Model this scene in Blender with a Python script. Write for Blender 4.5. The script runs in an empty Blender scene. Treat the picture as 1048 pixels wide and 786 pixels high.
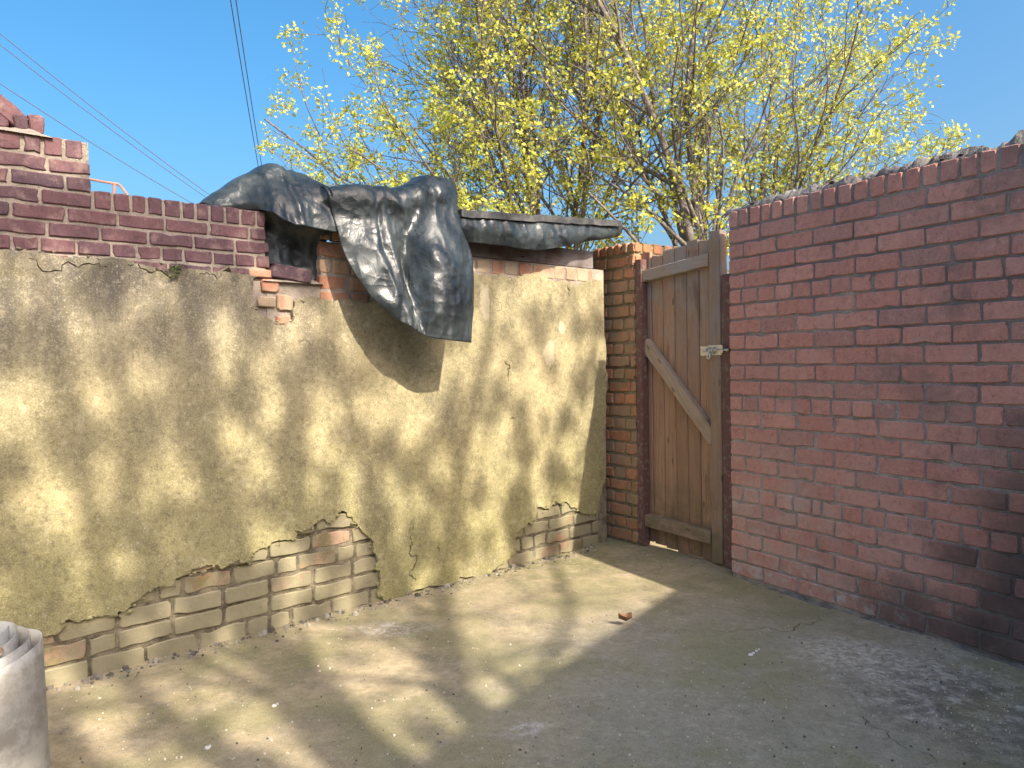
import bpy, bmesh, math, random
import numpy as np
from mathutils import Vector, Matrix, noise
from mathutils.geometry import delaunay_2d_cdt
R = math.radians
random.seed(7)
rng = np.random.default_rng(7)
SC = bpy.context.scene
COL = SC.collection

# ------------------------------------------------------------------ camera survey of the place
FPX, CX, CY, CAMH = 787.0, 524.0, 393.0, 1.25
PIT, ROL = R(1.63), 0.018
cr = math.sqrt(1 - ROL * ROL)
FW = Vector((0, math.cos(PIT), -math.sin(PIT)))
R0 = Vector((1, 0, 0))
U0 = R0.cross(FW)
RT = cr * R0 - ROL * U0
UP = ROL * R0 + cr * U0
O = Vector((0, 0, CAMH))
Z = Vector((0, 0, 1))


def ray(x, y):
    return FW + RT * ((x - CX) / FPX) - UP * ((y - CY) / FPX)


def G(x, y, z=0.0):
    d = ray(x, y)
    return O + d * ((z - CAMH) / d.z)


A = G(45, 703)
B = G(618, 554)
tL = (B - A).normalized()
nL = tL.cross(Z)
C0 = G(748, 587)
D0 = G(1048, 680)
tR = (D0 - C0).normalized()
nR = Z.cross(tR)          # points out of the yard
g1 = G(655, 555)
g2 = G(745, 578)
tG = (g2 - g1).normalized()
nG = tG.cross(Z)
if nG.y > 0:
    nG = -nG              # points into the yard
GW = (g2 - g1).length


def W(x, y, d=0.0):
    """point of the left wall plane, moved d into the yard, seen at photo pixel x, y"""
    r = ray(x, y)
    P0 = A + nL * d
    return O + r * ((P0 - O).dot(nL) / r.dot(nL))


def WS(x, y, d=0.0):
    P = W(x, y, d) - A
    return (P.dot(tL), P.z)


def at(x, y, Y):
    r = ray(x, y)
    return O + r * (Y / r.y)


def LW(s, z, d=0.0):
    return A + tL * s + nL * d + Z * z


def RW(s, z, d=0.0):      # d is into the yard
    return C0 + tR * s - nR * d + Z * z


def GP(u, z, d=0.0):
    return g1 + tG * u + nG * d + Z * z


SUN_AZ, SUN_EL = R(140.0), R(40.0)
SV = Vector((math.cos(SUN_EL) * math.sin(SUN_AZ), math.cos(SUN_EL) * math.cos(SUN_AZ), math.sin(SUN_EL)))


# ------------------------------------------------------------------ object helpers
def tag(o, label=None, cat=None, group=None, kind=None):
    if label: o['label'] = label
    if cat: o['category'] = cat
    if group: o['group'] = group
    if kind: o['kind'] = kind
    return o


def thing(name, loc, label, cat, group=None):
    o = bpy.data.objects.new(name, None)
    o.empty_display_size = 0.1
    o.location = loc
    COL.objects.link(o)
    return tag(o, label, cat, group)


def rootpos(parent):
    p = Vector((0, 0, 0))
    while parent is not None:
        p += parent.location
        parent = parent.parent
    return p


def mesh_obj(name, verts, faces, mat, parent=None, smooth=False, fattr=None, loc=None):
    """one mesh object, verts in world space"""
    off = rootpos(parent)
    if parent is None and loc is not None:
        off = Vector(loc)
    me = bpy.data.meshes.new(name)
    v = np.array([tuple(p) for p in verts], float) - np.array(off)
    me.from_pydata(v.tolist(), [], faces)
    if fattr:
        for k, vals in fattr.items():
            at_ = me.attributes.new(k, 'FLOAT', 'FACE')
            at_.data.foreach_set('value', np.array(vals, dtype=np.float32))
    if smooth:
        me.polygons.foreach_set('use_smooth', [True] * len(me.polygons))
    me.update()
    o = bpy.data.objects.new(name, me)
    if mat: me.materials.append(mat)
    COL.objects.link(o)
    if parent is not None:
        o.parent = parent
    elif loc is not None:
        o.location = loc
    return o


class MB:
    def __init__(self):
        self.v = []; self.f = []; self.a = {}

    def add(self, vs, fs, **attr):
        n = len(self.v)
        self.v.extend(vs)
        for f in fs:
            self.f.append([i + n for i in f])
        for k in set(list(attr) + list(self.a)):
            l = self.a.setdefault(k, [0.0] * (len(self.f) - len(fs)))
            l.extend([attr.get(k, 0.0)] * len(fs))

    def box(self, P, a, b, **attr):
        """box between local a and b through mapping P(s,z,d)"""
        (x0, y0, z0), (x1, y1, z1) = a, b
        vs = [P(x, y, z) for x in (x0, x1) for y in (y0, y1) for z in (z0, z1)]
        self.add(vs, [(0, 1, 3, 2), (4, 6, 7, 5), (0, 4, 5, 1), (2, 3, 7, 6), (0, 2, 6, 4), (1, 5, 7, 3)], **attr)

    def tube(self, pts, rad, n=6, cap=True, **attr):
        m = len(pts)
        vs = []
        prev = None
        for i, p in enumerate(pts):
            t = (pts[min(i + 1, m - 1)] - pts[max(i - 1, 0)])
            if t.length < 1e-9: t = Vector((0, 0, 1))
            t.normalize()
            if prev is None:
                h = Vector((1, 0, 0)) if abs(t.x) < 0.9 else Vector((0, 1, 0))
            else:
                h = prev
            e1 = (h - t * h.dot(t))
            if e1.length < 1e-6: e1 = t.orthogonal()
            e1.normalize(); prev = e1
            e2 = t.cross(e1)
            r = rad[i] if hasattr(rad, '__len__') else rad
            for k in range(n):
                a = 2 * math.pi * k / n
                vs.append(p + e1 * (math.cos(a) * r) + e2 * (math.sin(a) * r))
        fs = []
        for i in range(m - 1):
            for k in range(n):
                k2 = (k + 1) % n
                fs.append((i * n + k, i * n + k2, (i + 1) * n + k2, (i + 1) * n + k))
        if cap:
            fs.append(tuple(range(n))[::-1]); fs.append(tuple((m - 1) * n + k for k in range(n)))
        self.add(vs, fs, **attr)

    def obj(self, name, mat, parent=None, smooth=False, loc=None):
        return mesh_obj(name, self.v, self.f, mat, parent, smooth, self.a, loc)


def brick(mb, P, s0, s1, z0, z1, d, depth=0.04, wear=1.0, tilt=0.0, **attr):
    """a worn brick face: irregular outline, soft arris, its own tone"""
    j = lambda k: random.uniform(-k, k)
    w, h = s1 - s0, z1 - z0
    cs, cz = (s0 + s1) / 2, (z0 + z1) / 2
    c = 0.005 * wear
    loop = []
    corners = [(-w / 2, -h / 2), (w / 2, -h / 2), (w / 2, h / 2), (-w / 2, h / 2)]
    for i in range(4):
        a, b = corners[i], corners[(i + 1) % 4]
        L = math.hypot(b[0] - a[0], b[1] - a[1])
        e = ((b[0] - a[0]) / L, (b[1] - a[1]) / L)
        n_in = (-e[1], e[0])
        cc0, cc1 = c * random.uniform(.5, 1.9), c * random.uniform(.5, 1.9)
        ts = [cc0, L - cc1]
        nm = 3 if L > .15 else 1
        ts += [L * (k + 1) / (nm + 1) + j(.012) for k in range(nm)]
        for t in sorted(ts):
            q = abs(random.gauss(0, .0016)) * wear
            if random.random() < .07 * wear: q += random.uniform(.003, .010)
            loop.append((a[0] + e[0] * t + n_in[0] * q, a[1] + e[1] * t + n_in[1] * q))
    n = len(loop)
    dd = d + j(.0025) * wear
    tx, tz = j(.012) * wear, j(.02) * wear
    rot = tilt + j(.006) * wear
    cosr, sinr = math.cos(rot), math.sin(rot)

    def pt(x, z, k, dep):
        x2, z2 = x * k[0], z * k[1]
        return P(cs + x2 * cosr - z2 * sinr, cz + x2 * sinr + z2 * cosr, dd + dep + x * tx + z * tz)
    b = 0.0045
    kin = ((w - 2 * b) / w, (h - 2 * b) / h)
    vs = [pt(x, z, kin, 0) for x, z in loop] + [pt(x, z, (1, 1), -b * 1.1) for x, z in loop] + [pt(x, z, (1, 1), -depth) for x, z in loop]
    fs = [tuple(range(n))]
    for i in range(n):
        k = (i + 1) % n
        fs.append((i, n + i, n + k, k))
        fs.append((n + i, 2 * n + i, 2 * n + k, n + k))
    fs.append(tuple(2 * n + k for k in range(n))[::-1])
    at_ = dict(r1=random.random(), r2=random.random())
    at_.update(attr)
    mb.add(vs, fs, **at_)


# ------------------------------------------------------------------ node helpers
class NT:
    def __init__(self, name, world=False):
        self.m = bpy.data.materials.new(name)
        self.m.use_nodes = True
        self.t = self.m.node_tree
        self.b = self.t.nodes['Principled BSDF']
        self.out = self.t.nodes['Material Output']
        self._pos = None

    def n(self, typ, **kw):
        nd = self.t.nodes.new(typ)
        for k, v in kw.items(): setattr(nd, k, v)
        return nd

    def set(self, sock, v):
        if isinstance(v, bpy.types.NodeSocket): self.t.links.new(v, sock)
        elif isinstance(v, (tuple, list)) and len(v) == 3 and sock.type == 'RGBA': sock.default_value = (*v, 1)
        else: sock.default_value = v

    def pos(self):
        if self._pos is None: self._pos = self.n('ShaderNodeNewGeometry').outputs['Position']
        return self._pos

    def attr(self, name):
        return self.n('ShaderNodeAttribute', attribute_name=name).outputs['Fac']

    def math(self, op, a, b=0.0, c=None, clamp=False):
        nd = self.n('ShaderNodeMath', operation=op, use_clamp=clamp)
        self.set(nd.inputs[0], a); self.set(nd.inputs[1], b)
        if c is not None: self.set(nd.inputs[2], c)
        return nd.outputs[0]

    def vmath(self, op, a, b=(0, 0, 0)):
        nd = self.n('ShaderNodeVectorMath', operation=op)
        self.set(nd.inputs[0], a); self.set(nd.inputs[1], b)
        return nd.outputs['Value'] if op in ('DOT_PRODUCT', 'LENGTH', 'DISTANCE') else nd.outputs['Vector']

    def noise(self, scale, detail=4.0, rough=.55, vec=None, dist=0.0, col=False):
        nd = self.n('ShaderNodeTexNoise')
        self.set(nd.inputs['Vector'], vec if vec is not None else self.pos())
        nd.inputs['Scale'].default_value = scale; nd.inputs['Detail'].default_value = detail
        nd.inputs['Roughness'].default_value = rough; nd.inputs['Distortion'].default_value = dist
        return nd.outputs['Color' if col else 'Fac']

    def voro(self, scale, vec=None, feature='F1', out='Distance', rand=1.0):
        nd = self.n('ShaderNodeTexVoronoi', feature=feature)
        self.set(nd.inputs['Vector'], vec if vec is not None else self.pos())
        nd.inputs['Scale'].default_value = scale; nd.inputs['Randomness'].default_value = rand
        return nd.outputs[out]

    def ramp(self, f, a, b, lo=0.0, hi=1.0):
        """smooth 0..1 between a and b"""
        nd = self.n('ShaderNodeMapRange', interpolation_type='SMOOTHSTEP')
        self.set(nd.inputs[0], f)
        nd.inputs[1].default_value = a; nd.inputs[2].default_value = b
        nd.inputs[3].default_value = lo; nd.inputs[4].default_value = hi
        return nd.outputs[0]

    def mix(self, f, a, b, typ='MIX'):
        nd = self.n('ShaderNodeMix', data_type='RGBA', blend_type=typ)
        self.set(nd.inputs[0], f); self.set(nd.inputs[6], a); self.set(nd.inputs[7], b)
        return nd.outputs[2]

    def coords(self, o, ex, ey, ez):
        """world position in a frame with origin o and given axes"""
        p = self.vmath('SUBTRACT', self.pos(), tuple(o))
        nd = self.n('ShaderNodeCombineXYZ')
        for i, e in enumerate((ex, ey, ez)):
            self.set(nd.inputs[i], self.vmath('DOT_PRODUCT', p, tuple(e)))
        return nd.outputs[0]

    def spot(self, c, r0, r1, wob=.25, scale=5.0, squash=(1, 1, 1)):
        """1 inside radius r0 of c fading to 0 at r1, with a ragged edge"""
        p = self.vmath('SUBTRACT', self.pos(), tuple(c))
        p = self.vmath('MULTIPLY', p, squash)
        l = self.vmath('LENGTH', p)
        l = self.math('ADD', l, self.math('MULTIPLY', self.math('SUBTRACT', self.noise(scale, 5, .65), .5), wob * 2))
        return self.ramp(l, r0, r1, 1, 0)

    def finish(self, col, rough=.85, bump=None, bstr=.5, bdist=.004, spec=.3):
        self.set(self.b.inputs['Base Color'], col)
        self.set(self.b.inputs['Roughness'], rough)
        self.b.inputs['Specular IOR Level'].default_value = spec
        if bump is not None:
            nd = self.n('ShaderNodeBump')
            nd.inputs['Strength'].default_value = bstr; nd.inputs['Distance'].default_value = bdist
            self.set(nd.inputs['Height'], bump)
            self.t.links.new(nd.outputs[0], self.b.inputs['Normal'])
        return self.m

    def mul(self, a, b): return self.math('MULTIPLY', a, b)


# ------------------------------------------------------------------ materials
def mat_brick(name, c1, c2, c3, lime=0.0, limecol=(.5, .46, .38), masks=None, moss=0.0):
    k = NT(name)
    r1, r2 = k.attr('r1'), k.attr('r2')
    col = k.mix(k.ramp(r1, .1, .9), c1, c2)
    col = k.mix(k.ramp(r2, .72, .98), col, c3)
    col = k.mix(k.mul(k.ramp(k.noise(2.1, 3, .5), .45, .65), .4), col, c3)
    blot = k.noise(9, 5, .6)
    col = k.mix(k.mul(k.ramp(blot, .42, .72), .45), col, k.mix(.6, c3, c1))
    md = k.noise(34, 5, .72)
    col = k.mix(k.mul(k.ramp(md, .5, .68), .5), col, tuple(x * .5 for x in c3))
    col = k.mix(k.mul(k.ramp(md, .44, .30), .35), col, tuple(min(.8, x * 1.5 + .04) for x in c2))
    fine = k.noise(160, 3, .6)
    col = k.mix(k.mul(k.ramp(fine, .35, .75), .35), col, (c1[0] * 1.5, c1[1] * 1.6, c1[2] * 1.6))
    col = k.mix(k.ramp(k.noise(320, 2, .5), .66, .74), col, (.03, .025, .025))
    if moss:
        mo = k.mul(k.ramp(k.noise(6, 5, .65), .42, .62), moss)
        col = k.mix(mo, col, (.17, .16, .07))
    if lime:
        sm = k.noise(5, 6, .7, dist=.6)
        sh = k.math('ADD', sm, k.math('MULTIPLY', k.math('SUBTRACT', r2, .5), .35))
        col = k.mix(k.mul(k.ramp(sh, .36 - .12 * (lime == 1), .62 - .2 * (lime == 1)), lime), col, k.mix(k.noise(22, 4, .6), limecol, tuple(x * .7 for x in limecol)))
    if masks: col = masks(k, col)
    bump = k.math('ADD', k.mul(k.noise(60, 6, .65), .7), k.mul(k.noise(14, 4, .6), 1.1))
    return k.finish(col, .86, bump, .7, .006, .25)


def right_masks(k, col):
    p = k.coords(C0, tR, nR, Z)
    se = k.n('ShaderNodeSeparateXYZ'); k.set(se.inputs[0], p)
    s, z = se.outputs[0], se.outputs[2]
    # pale lime bloom low on the wall near the gate
    st = k.noise(1, 5, .65, vec=k.vmath('MULTIPLY', p, (9, 9, 30)))
    ef = k.mul(k.mul(k.ramp(z, .95, .45), k.ramp(s, 1.5, .5)), k.ramp(k.noise(4.5, 6, .7), .36, .66))
    col = k.mix(k.mul(ef, k.math('ADD', k.mul(st, .9), .1)), col, (.50, .42, .36))
    ef2 = k.mul(k.ramp(k.noise(11, 6, .75, dist=1.), .54, .72), .5)
    col = k.mix(ef2, col, (.44, .35, .32))
    wh = k.mul(k.ramp(z, .22, .05), k.ramp(k.noise(10, 5, .7), .52, .64))
    col = k.mix(k.mul(wh, .7), col, (.5, .48, .44))
    # soot where a fire was lit against the wall
    soot = k.spot(RW(1.78, .28), .22, .62, .2, 4.5, (1, 1, .8))
    soot = k.ramp(k.math('ADD', k.spot(RW(1.8, .26), .08, .95, .22, 4.5, (1, 1, .75)), k.mul(k.math('SUBTRACT', k.attr('r1'), .5), .45)), .22, 1.0)
    col = k.mix(k.mul(soot, .9), col, k.mix(k.noise(20, 4, .6), (.03, .03, .032), (.075, .07, .068)))
    soot2 = k.mul(k.spot(RW(1.15, .06), .1, .5, .3, 5, (1, 1, 2.4)), .7)
    col = k.mix(soot2, col, (.05, .045, .042))
    sk = k.mul(k.ramp(k.noise(3.2, 5, .65), .5, .68), k.ramp(s, .5, 1.3))
    return k.mix(k.mul(sk, .55), col, (.16, .115, .11))


M_BR_R = mat_brick('red_facing_brick', (.475, .215, .17), (.545, .275, .22), (.36, .20, .175), masks=right_masks)


def topleft_masks(k, col):
    se = k.n('ShaderNodeSeparateXYZ'); k.set(se.inputs[0], k.pos())
    return k.mix(k.mul(k.ramp(k.noise(16, 5, .7), .5, .7), .5), col, (.36, .25, .22))


M_BR_T = mat_brick('dark_red_brick', (.125, .068, .076), (.18, .09, .09), (.09, .06, .072), masks=topleft_masks)
M_BR_P = mat_brick('old_orange_brick', (.42, .165, .085), (.50, .22, .115), (.27, .16, .10), lime=.55, limecol=(.38, .28, .18), moss=.5)
M_BR_O = mat_brick('weathered_orange_brick', (.36, .16, .10), (.42, .21, .13), (.42, .33, .22), lime=.75, limecol=(.55, .47, .32))
M_BR_B = mat_brick('limewashed_old_brick', (.34, .17, .11), (.38, .27, .19), (.42, .38, .28), lime=1.0, limecol=(.35, .315, .20), moss=.8)


def mat_mortar(name, ca, cb, dark=0.5, masks=None):
    k = NT(name)
    col = k.mix(k.ramp(k.noise(12, 5, .65), .35, .65), ca, cb)
    col = k.mix(k.mul(k.ramp(k.noise(5, 5, .65), .5, .7), dark), col, tuple(x * .35 for x in ca))
    col = k.mix(k.ramp(k.noise(220, 2, .5), .62, .72), col, tuple(min(1, x * 1.6) for x in cb))
    if masks: col = masks(k, col)
    return k.finish(col, .95, k.math('ADD', k.noise(90, 5, .7), k.noise(22, 4, .6)), 1, .008, .15)


def mortar_soot(k, col):
    soot = k.spot(RW(1.78, .28), .22, .62, .2, 4.5, (1, 1, .8))
    col = k.mix(k.mul(soot, .8), col, (.05, .05, .05))
    soot2 = k.mul(k.spot(RW(1.15, .06), .1, .5, .3, 5, (1, 1, 2.4)), .6)
    col = k.mix(soot2, col, (.09, .085, .08))
    gz_ = k.n('ShaderNodeSeparateXYZ'); k.set(gz_.inputs[0], k.pos())
    up = k.mul(k.ramp(gz_.outputs[2], .7, 1.5), k.ramp(k.noise(3, 4, .6), .3, .6))
    return k.mix(k.mul(up, .75), col, (.14, .125, .125))


M_MO_R = mat_mortar('grey_mortar', (.29, .25, .22), (.45, .39, .34), .55, mortar_soot)
M_MO_T = mat_mortar('pale_mortar', (.33, .28, .23), (.42, .36, .29), .45)
M_MO_P = mat_mortar('old_lime_mortar', (.22, .18, .11), (.32, .27, .17), .5)
M_MO_D = mat_mortar('dark_open_joint', (.13, .11, .075), (.30, .26, .18), .7)
M_MO_C = mat_mortar('rough_cement', (.13, .12, .115), (.21, .20, .19), .7)


def mat_render():
    k = NT('sandy_cement_render')
    p = k.coords(A, tL, nL, Z)
    se = k.n('ShaderNodeSeparateXYZ'); k.set(se.inputs[0], p)
    s, z = se.outputs[0], se.outputs[2]
    big = k.noise(1.7, 5, .6)
    base = k.mix(k.ramp(big, .35, .65), (.43, .365, .205), (.34, .30, .17))
    # algae makes the low part yellow green, the top is greyer
    low = k.math('ADD', k.ramp(z, 1.35, .25), k.mul(k.math('SUBTRACT', k.noise(2.4, 5, .65), .5), 1.3))
    base = k.mix(k.mul(k.ramp(low, .0, 1.3), .8), base, (.355, .33, .145))
    gr = k.mul(k.ramp(z, 1.1, 1.65), k.ramp(s, 2.2, .6))
    base = k.mix(k.mul(gr, .6), base, (.36, .31, .235))
    # sooty run-off stains under the top edge, deepened at left with painted shade
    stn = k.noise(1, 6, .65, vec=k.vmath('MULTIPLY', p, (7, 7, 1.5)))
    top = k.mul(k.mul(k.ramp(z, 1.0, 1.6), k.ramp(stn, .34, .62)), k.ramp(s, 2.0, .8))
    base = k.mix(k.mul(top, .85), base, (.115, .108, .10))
    blo = k.mul(k.ramp(k.noise(3.1, 6, .68, vec=k.vmath('ADD', k.pos(), (1.5, 8, 4))), .48, .66), .55)
    base = k.mix(blo, base, (.24, .215, .13))
    gm1 = k.noise(9, 7, .75, vec=k.vmath('ADD', k.pos(), (11, 3, 7)))
    base = k.mix(k.mul(k.ramp(gm1, .48, .68), .6), base, (.20, .18, .105))
    base = k.mix(k.mul(k.ramp(gm1, .46, .30), .5), base, (.60, .53, .34))
    gm2 = k.noise(38, 5, .7)
    base = k.mix(k.mul(k.ramp(gm2, .50, .66), .55), base, (.17, .15, .09))
    base = k.mix(k.mul(k.ramp(gm2, .46, .32), .4), base, (.62, .56, .38))
    run = k.noise(1, 6, .6, vec=k.vmath('MULTIPLY', p, (5, 5, .7)))
    base = k.mix(k.mul(k.ramp(run, .5, .72), .35), base, (.25, .23, .13))
    gm = k.mul(k.ramp(z, .5, .05), k.ramp(k.noise(7, 6, .7), .42, .6))
    base = k.mix(k.mul(gm, .5), base, (.22, .21, .085))
    # fallen skim: pale patches
    for (x, y, r, q) in ((562, 362, .05, (1, 1, .5)), (497, 310, .045, (1, 1, .35)), (575, 335, .03, (1, 1, .6))):
        base = k.mix(k.mul(k.spot(W(x, y, .02), r * .7, r, .04, 14, q), .8), base, (.55, .48, .33))
    # salt and pepper of the sand
    f = k.noise(150, 4, .75)
    base = k.mix(k.mul(k.ramp(f, .5, .7), .55), base, (.62, .56, .40))
    base = k.mix(k.mul(k.ramp(f, .47, .3), .7), base, (.16, .135, .075))
    pit = k.ramp(k.voro(34), .10, .05)
    base = k.mix(k.mul(pit, .5), base, (.2, .17, .1))
    wp = k.mul(k.ramp(k.voro(21, vec=k.vmath('ADD', k.pos(), (3.1, 1.7, 5.2))), .085, .06), k.ramp(k.noise(2.6, 3, .5), .5, .62))
    base = k.mix(k.mul(wp, .7), base, (.7, .66, .52))
    bump = k.math('ADD', k.mul(k.noise(130, 5, .75), 1.0), k.mul(k.noise(25, 5, .65), 1.3))
    bump = k.math('ADD', bump, k.mul(pit, -.6))
    return k.finish(base, .95, bump, .75, .007, .12)


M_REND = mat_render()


def mat_ground():
    k = NT('worn_concrete')
    n1 = k.noise(1.3, 6, .62)
    col = k.mix(k.ramp(n1, .35, .65), (.33, .27, .17), (.43, .35, .22))
    col = k.mix(k.mul(k.ramp(k.noise(4.2, 6, .7), .45, .68), .55), col, (.175, .155, .115))
    col = k.mix(k.mul(k.ramp(k.noise(2.4, 5, .65, vec=k.vmath('ADD', k.pos(), (7, 3, 1))), .5, .66), .6), col, (.21, .195, .09))
    for (x, y, a, b) in ((545, 575, .25, .75), (700, 770, .2, .7), (905, 760, .15, .5), (480, 560, .2, .5)):
        col = k.mix(k.mul(k.spot(G(x, y), a, b, .3, 5), k.mul(k.ramp(k.noise(14, 5, .7), .35, .6), .6)), col, (.165, .165, .06))
    # cooler grey tone towards the right hand wall
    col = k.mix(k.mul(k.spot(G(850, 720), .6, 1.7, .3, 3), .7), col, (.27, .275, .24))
    # lime and paint spills
    for (x, y, a, b, w, q) in ((405, 640, .08, .26, .16, (1, 1.5, 1)), (872, 668, .1, .3, .22, (1, 1, 1)), (975, 700, .2, .5, .3, (1, 1, 1)), (540, 742, .02, .10, .1, (1, 1, 1)), (60, 690, .02, .1, .1, (1, 1, 1))):
        m = k.mul(k.spot(G(x, y), a, b, w, 7, q), k.ramp(k.noise(38, 6, .8), .42, .62))
        col = k.mix(k.mul(m, .8), col, (.62, .60, .55))
    so = k.mul(k.spot(G(975, 712), .15, .55, .3, 5), k.ramp(k.noise(9, 6, .75), .42, .6))
    col = k.mix(k.mul(so, .6), col, (.07, .07, .07))
    so2 = k.mul(k.spot(G(1030, 735), .2, .5, .25, 5), k.ramp(k.noise(15, 6, .75), .45, .56))
    col = k.mix(k.mul(so2, .6), col, (.065, .065, .064))
    gm = k.noise(13, 7, .75)
    col = k.mix(k.mul(k.ramp(gm, .48, .68), .45), col, (.18, .165, .115))
    col = k.mix(k.mul(k.ramp(gm, .45, .30), .45), col, (.52, .46, .36))
    gm2 = k.noise(46, 5, .72)
    col = k.mix(k.mul(k.ramp(gm2, .50, .66), .35), col, (.15, .135, .095))
    col = k.mix(k.mul(k.ramp(gm2, .46, .34), .3), col, (.50, .45, .34))
    mg = k.mul(k.ramp(k.noise(1.9, 5, .65, vec=k.vmath('ADD', k.pos(), (2, 5, 9))), .44, .62), .5)
    col = k.mix(mg, col, (.20, .20, .085))
    # aggregate
    f = k.noise(210, 4, .75)
    col = k.mix(k.mul(k.ramp(f, .5, .72), .5), col, (.46, .42, .34))
    col = k.mix(k.mul(k.ramp(f, .47, .28), .65), col, (.07, .06, .045))
    sp = k.ramp(k.voro(70), .09, .05)
    col = k.mix(k.mul(sp, k.ramp(k.noise(3, 3, .5), .45, .6, .3, .9)), col, (.62, .59, .52))
    sd = k.ramp(k.voro(55, vec=k.vmath('ADD', k.pos(), (5, 9, 2))), .08, .05)
    col = k.mix(k.mul(sd, .6), col, (.05, .045, .035))
    bump = k.math('ADD', k.mul(k.noise(110, 5, .75), .8), k.mul(k.noise(18, 6, .65), 1.5))
    bump = k.math('ADD', bump, k.mul(sp, .7))
    return k.finish(col, .93, bump, .7, .006, .2)


M_GRD = mat_ground()
k = NT('bare_earth')
M_EARTH = k.finish(k.mix(k.ramp(k.noise(2, 5, .6), .4, .6), (.10, .085, .05), (.16, .14, .08)), .95, k.noise(20, 5, .7), .8, .03)
k = NT('lane_paving')
M_LANE = k.finish(k.mix(k.ramp(k.noise(6, 5, .6), .4, .6), (.42, .40, .36), (.5, .48, .44)), .95, k.noise(60, 5, .7), .6, .006)
k = NT('crack_dirt')
M_CRK = k.finish((.03, .026, .02), .98)


def mat_wood(name, ca, cb, cdark, origin, ex, ez, green=True):
    k = NT(name)
    p = k.coords(origin, ex, ex.cross(ez), ez)
    r1 = k.attr('r1')
    sh = k.n('ShaderNodeCombineXYZ'); k.set(sh.inputs[0], k.mul(r1, 7.3)); k.set(sh.inputs[2], k.mul(r1, 3.1))
    q = k.vmath('ADD', k.vmath('MULTIPLY', p, (70, 70, 3.2)), sh.outputs[0])
    g = k.noise(1, 5, .65, vec=q, dist=.8)
    col = k.mix(k.ramp(g, .35, .65), ca, cb)
    col = k.mix(k.mul(k.ramp(r1, .3, .95), .45), col, cdark)
    fg = k.noise(1, 3, .6, vec=k.vmath('MULTIPLY', p, (330, 330, 5)))
    col = k.mix(k.mul(k.ramp(fg, .5, .68), .6), col, cdark)
    gz = k.n('ShaderNodeSeparateXYZ'); k.set(gz.inputs[0], k.pos())
    grey = k.mul(k.ramp(gz.outputs[2], .9, 1.8), k.ramp(k.noise(5, 4, .6), .3, .6))
    col = k.mix(k.mul(grey, .55), col, (.30, .295, .285))
    if green:
        gn = k.mul(k.ramp(gz.outputs[2], .75, .1), k.ramp(k.noise(7, 5, .65), .36, .6))
        col = k.mix(k.mul(gn, .55), col, (.115, .105, .05))
    st = k.noise(1, 4, .6, vec=k.vmath('MULTIPLY', p, (11, 11, 2.2)))
    col = k.mix(k.mul(k.ramp(st, .55, .72), .55), col, tuple(x * .55 for x in cdark))
    kn = k.ramp(k.voro(1, vec=k.vmath('MULTIPLY', p, (16, 16, 5))), .16, .06)
    col = k.mix(k.mul(kn, .7), col, tuple(x * .4 for x in cdark))
    return k.finish(col, .82, k.math('ADD', k.mul(g, .8), fg), .55, .004, .25)


M_WOOD = mat_wood('weathered_boards', (.33, .195, .12), (.41, .255, .16), (.215, .125, .08), g1, tG, Z)
M_FRAME = mat_wood('weathered_frame_timber', (.33, .225, .155), (.41, .295, .21), (.21, .14, .095), g1, tG, Z)
M_RAIL = mat_wood('weathered_rail_timber', (.33, .235, .165), (.41, .305, .22), (.22, .155, .105), g1, -Z, tG)
bdir = (GP(GW - .13, .72) - GP(.08, 1.4)).normalized()
M_BRACE = mat_wood('weathered_brace_timber', (.32, .235, .165), (.41, .31, .225), (.21, .15, .105), g1, nG.cross(bdir), bdir)
M_PLATE = mat_wood('dark_wall_plate', (.10, .055, .04), (.14, .08, .055), (.05, .03, .025), A, Z, tL, False)
k = NT('flaking_red_paint')
M_REDP = k.finish(k.mix(k.ramp(k.noise(28, 5, .7), .52, .6), (.15, .075, .068), (.20, .16, .12)), .7, k.noise(50, 5, .7), .6, .004)
k = NT('galvanised_steel')
M_STEEL = k.finish(k.mix(k.ramp(k.noise(60, 4, .6), .4, .65), (.62, .62, .60), (.45, .44, .42)), .42, k.noise(90, 3, .6), .2, .002, .5)
k.b.inputs['Metallic'].default_value = .75
k = NT('roofing_felt')
M_FELT = k.finish(k.mix(k.ramp(k.noise(14, 5, .7), .4, .65), (.05, .052, .055), (.10, .10, .095)), .85, k.noise(120, 4, .7), .7, .004)
k = NT('rusted_pipe')
M_RUST = k.finish(k.mix(k.ramp(k.noise(40, 5, .7), .4, .6), (.45, .22, .15), (.33, .17, .13)), .6, k.noise(80, 4, .7), .4, .002)


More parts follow.
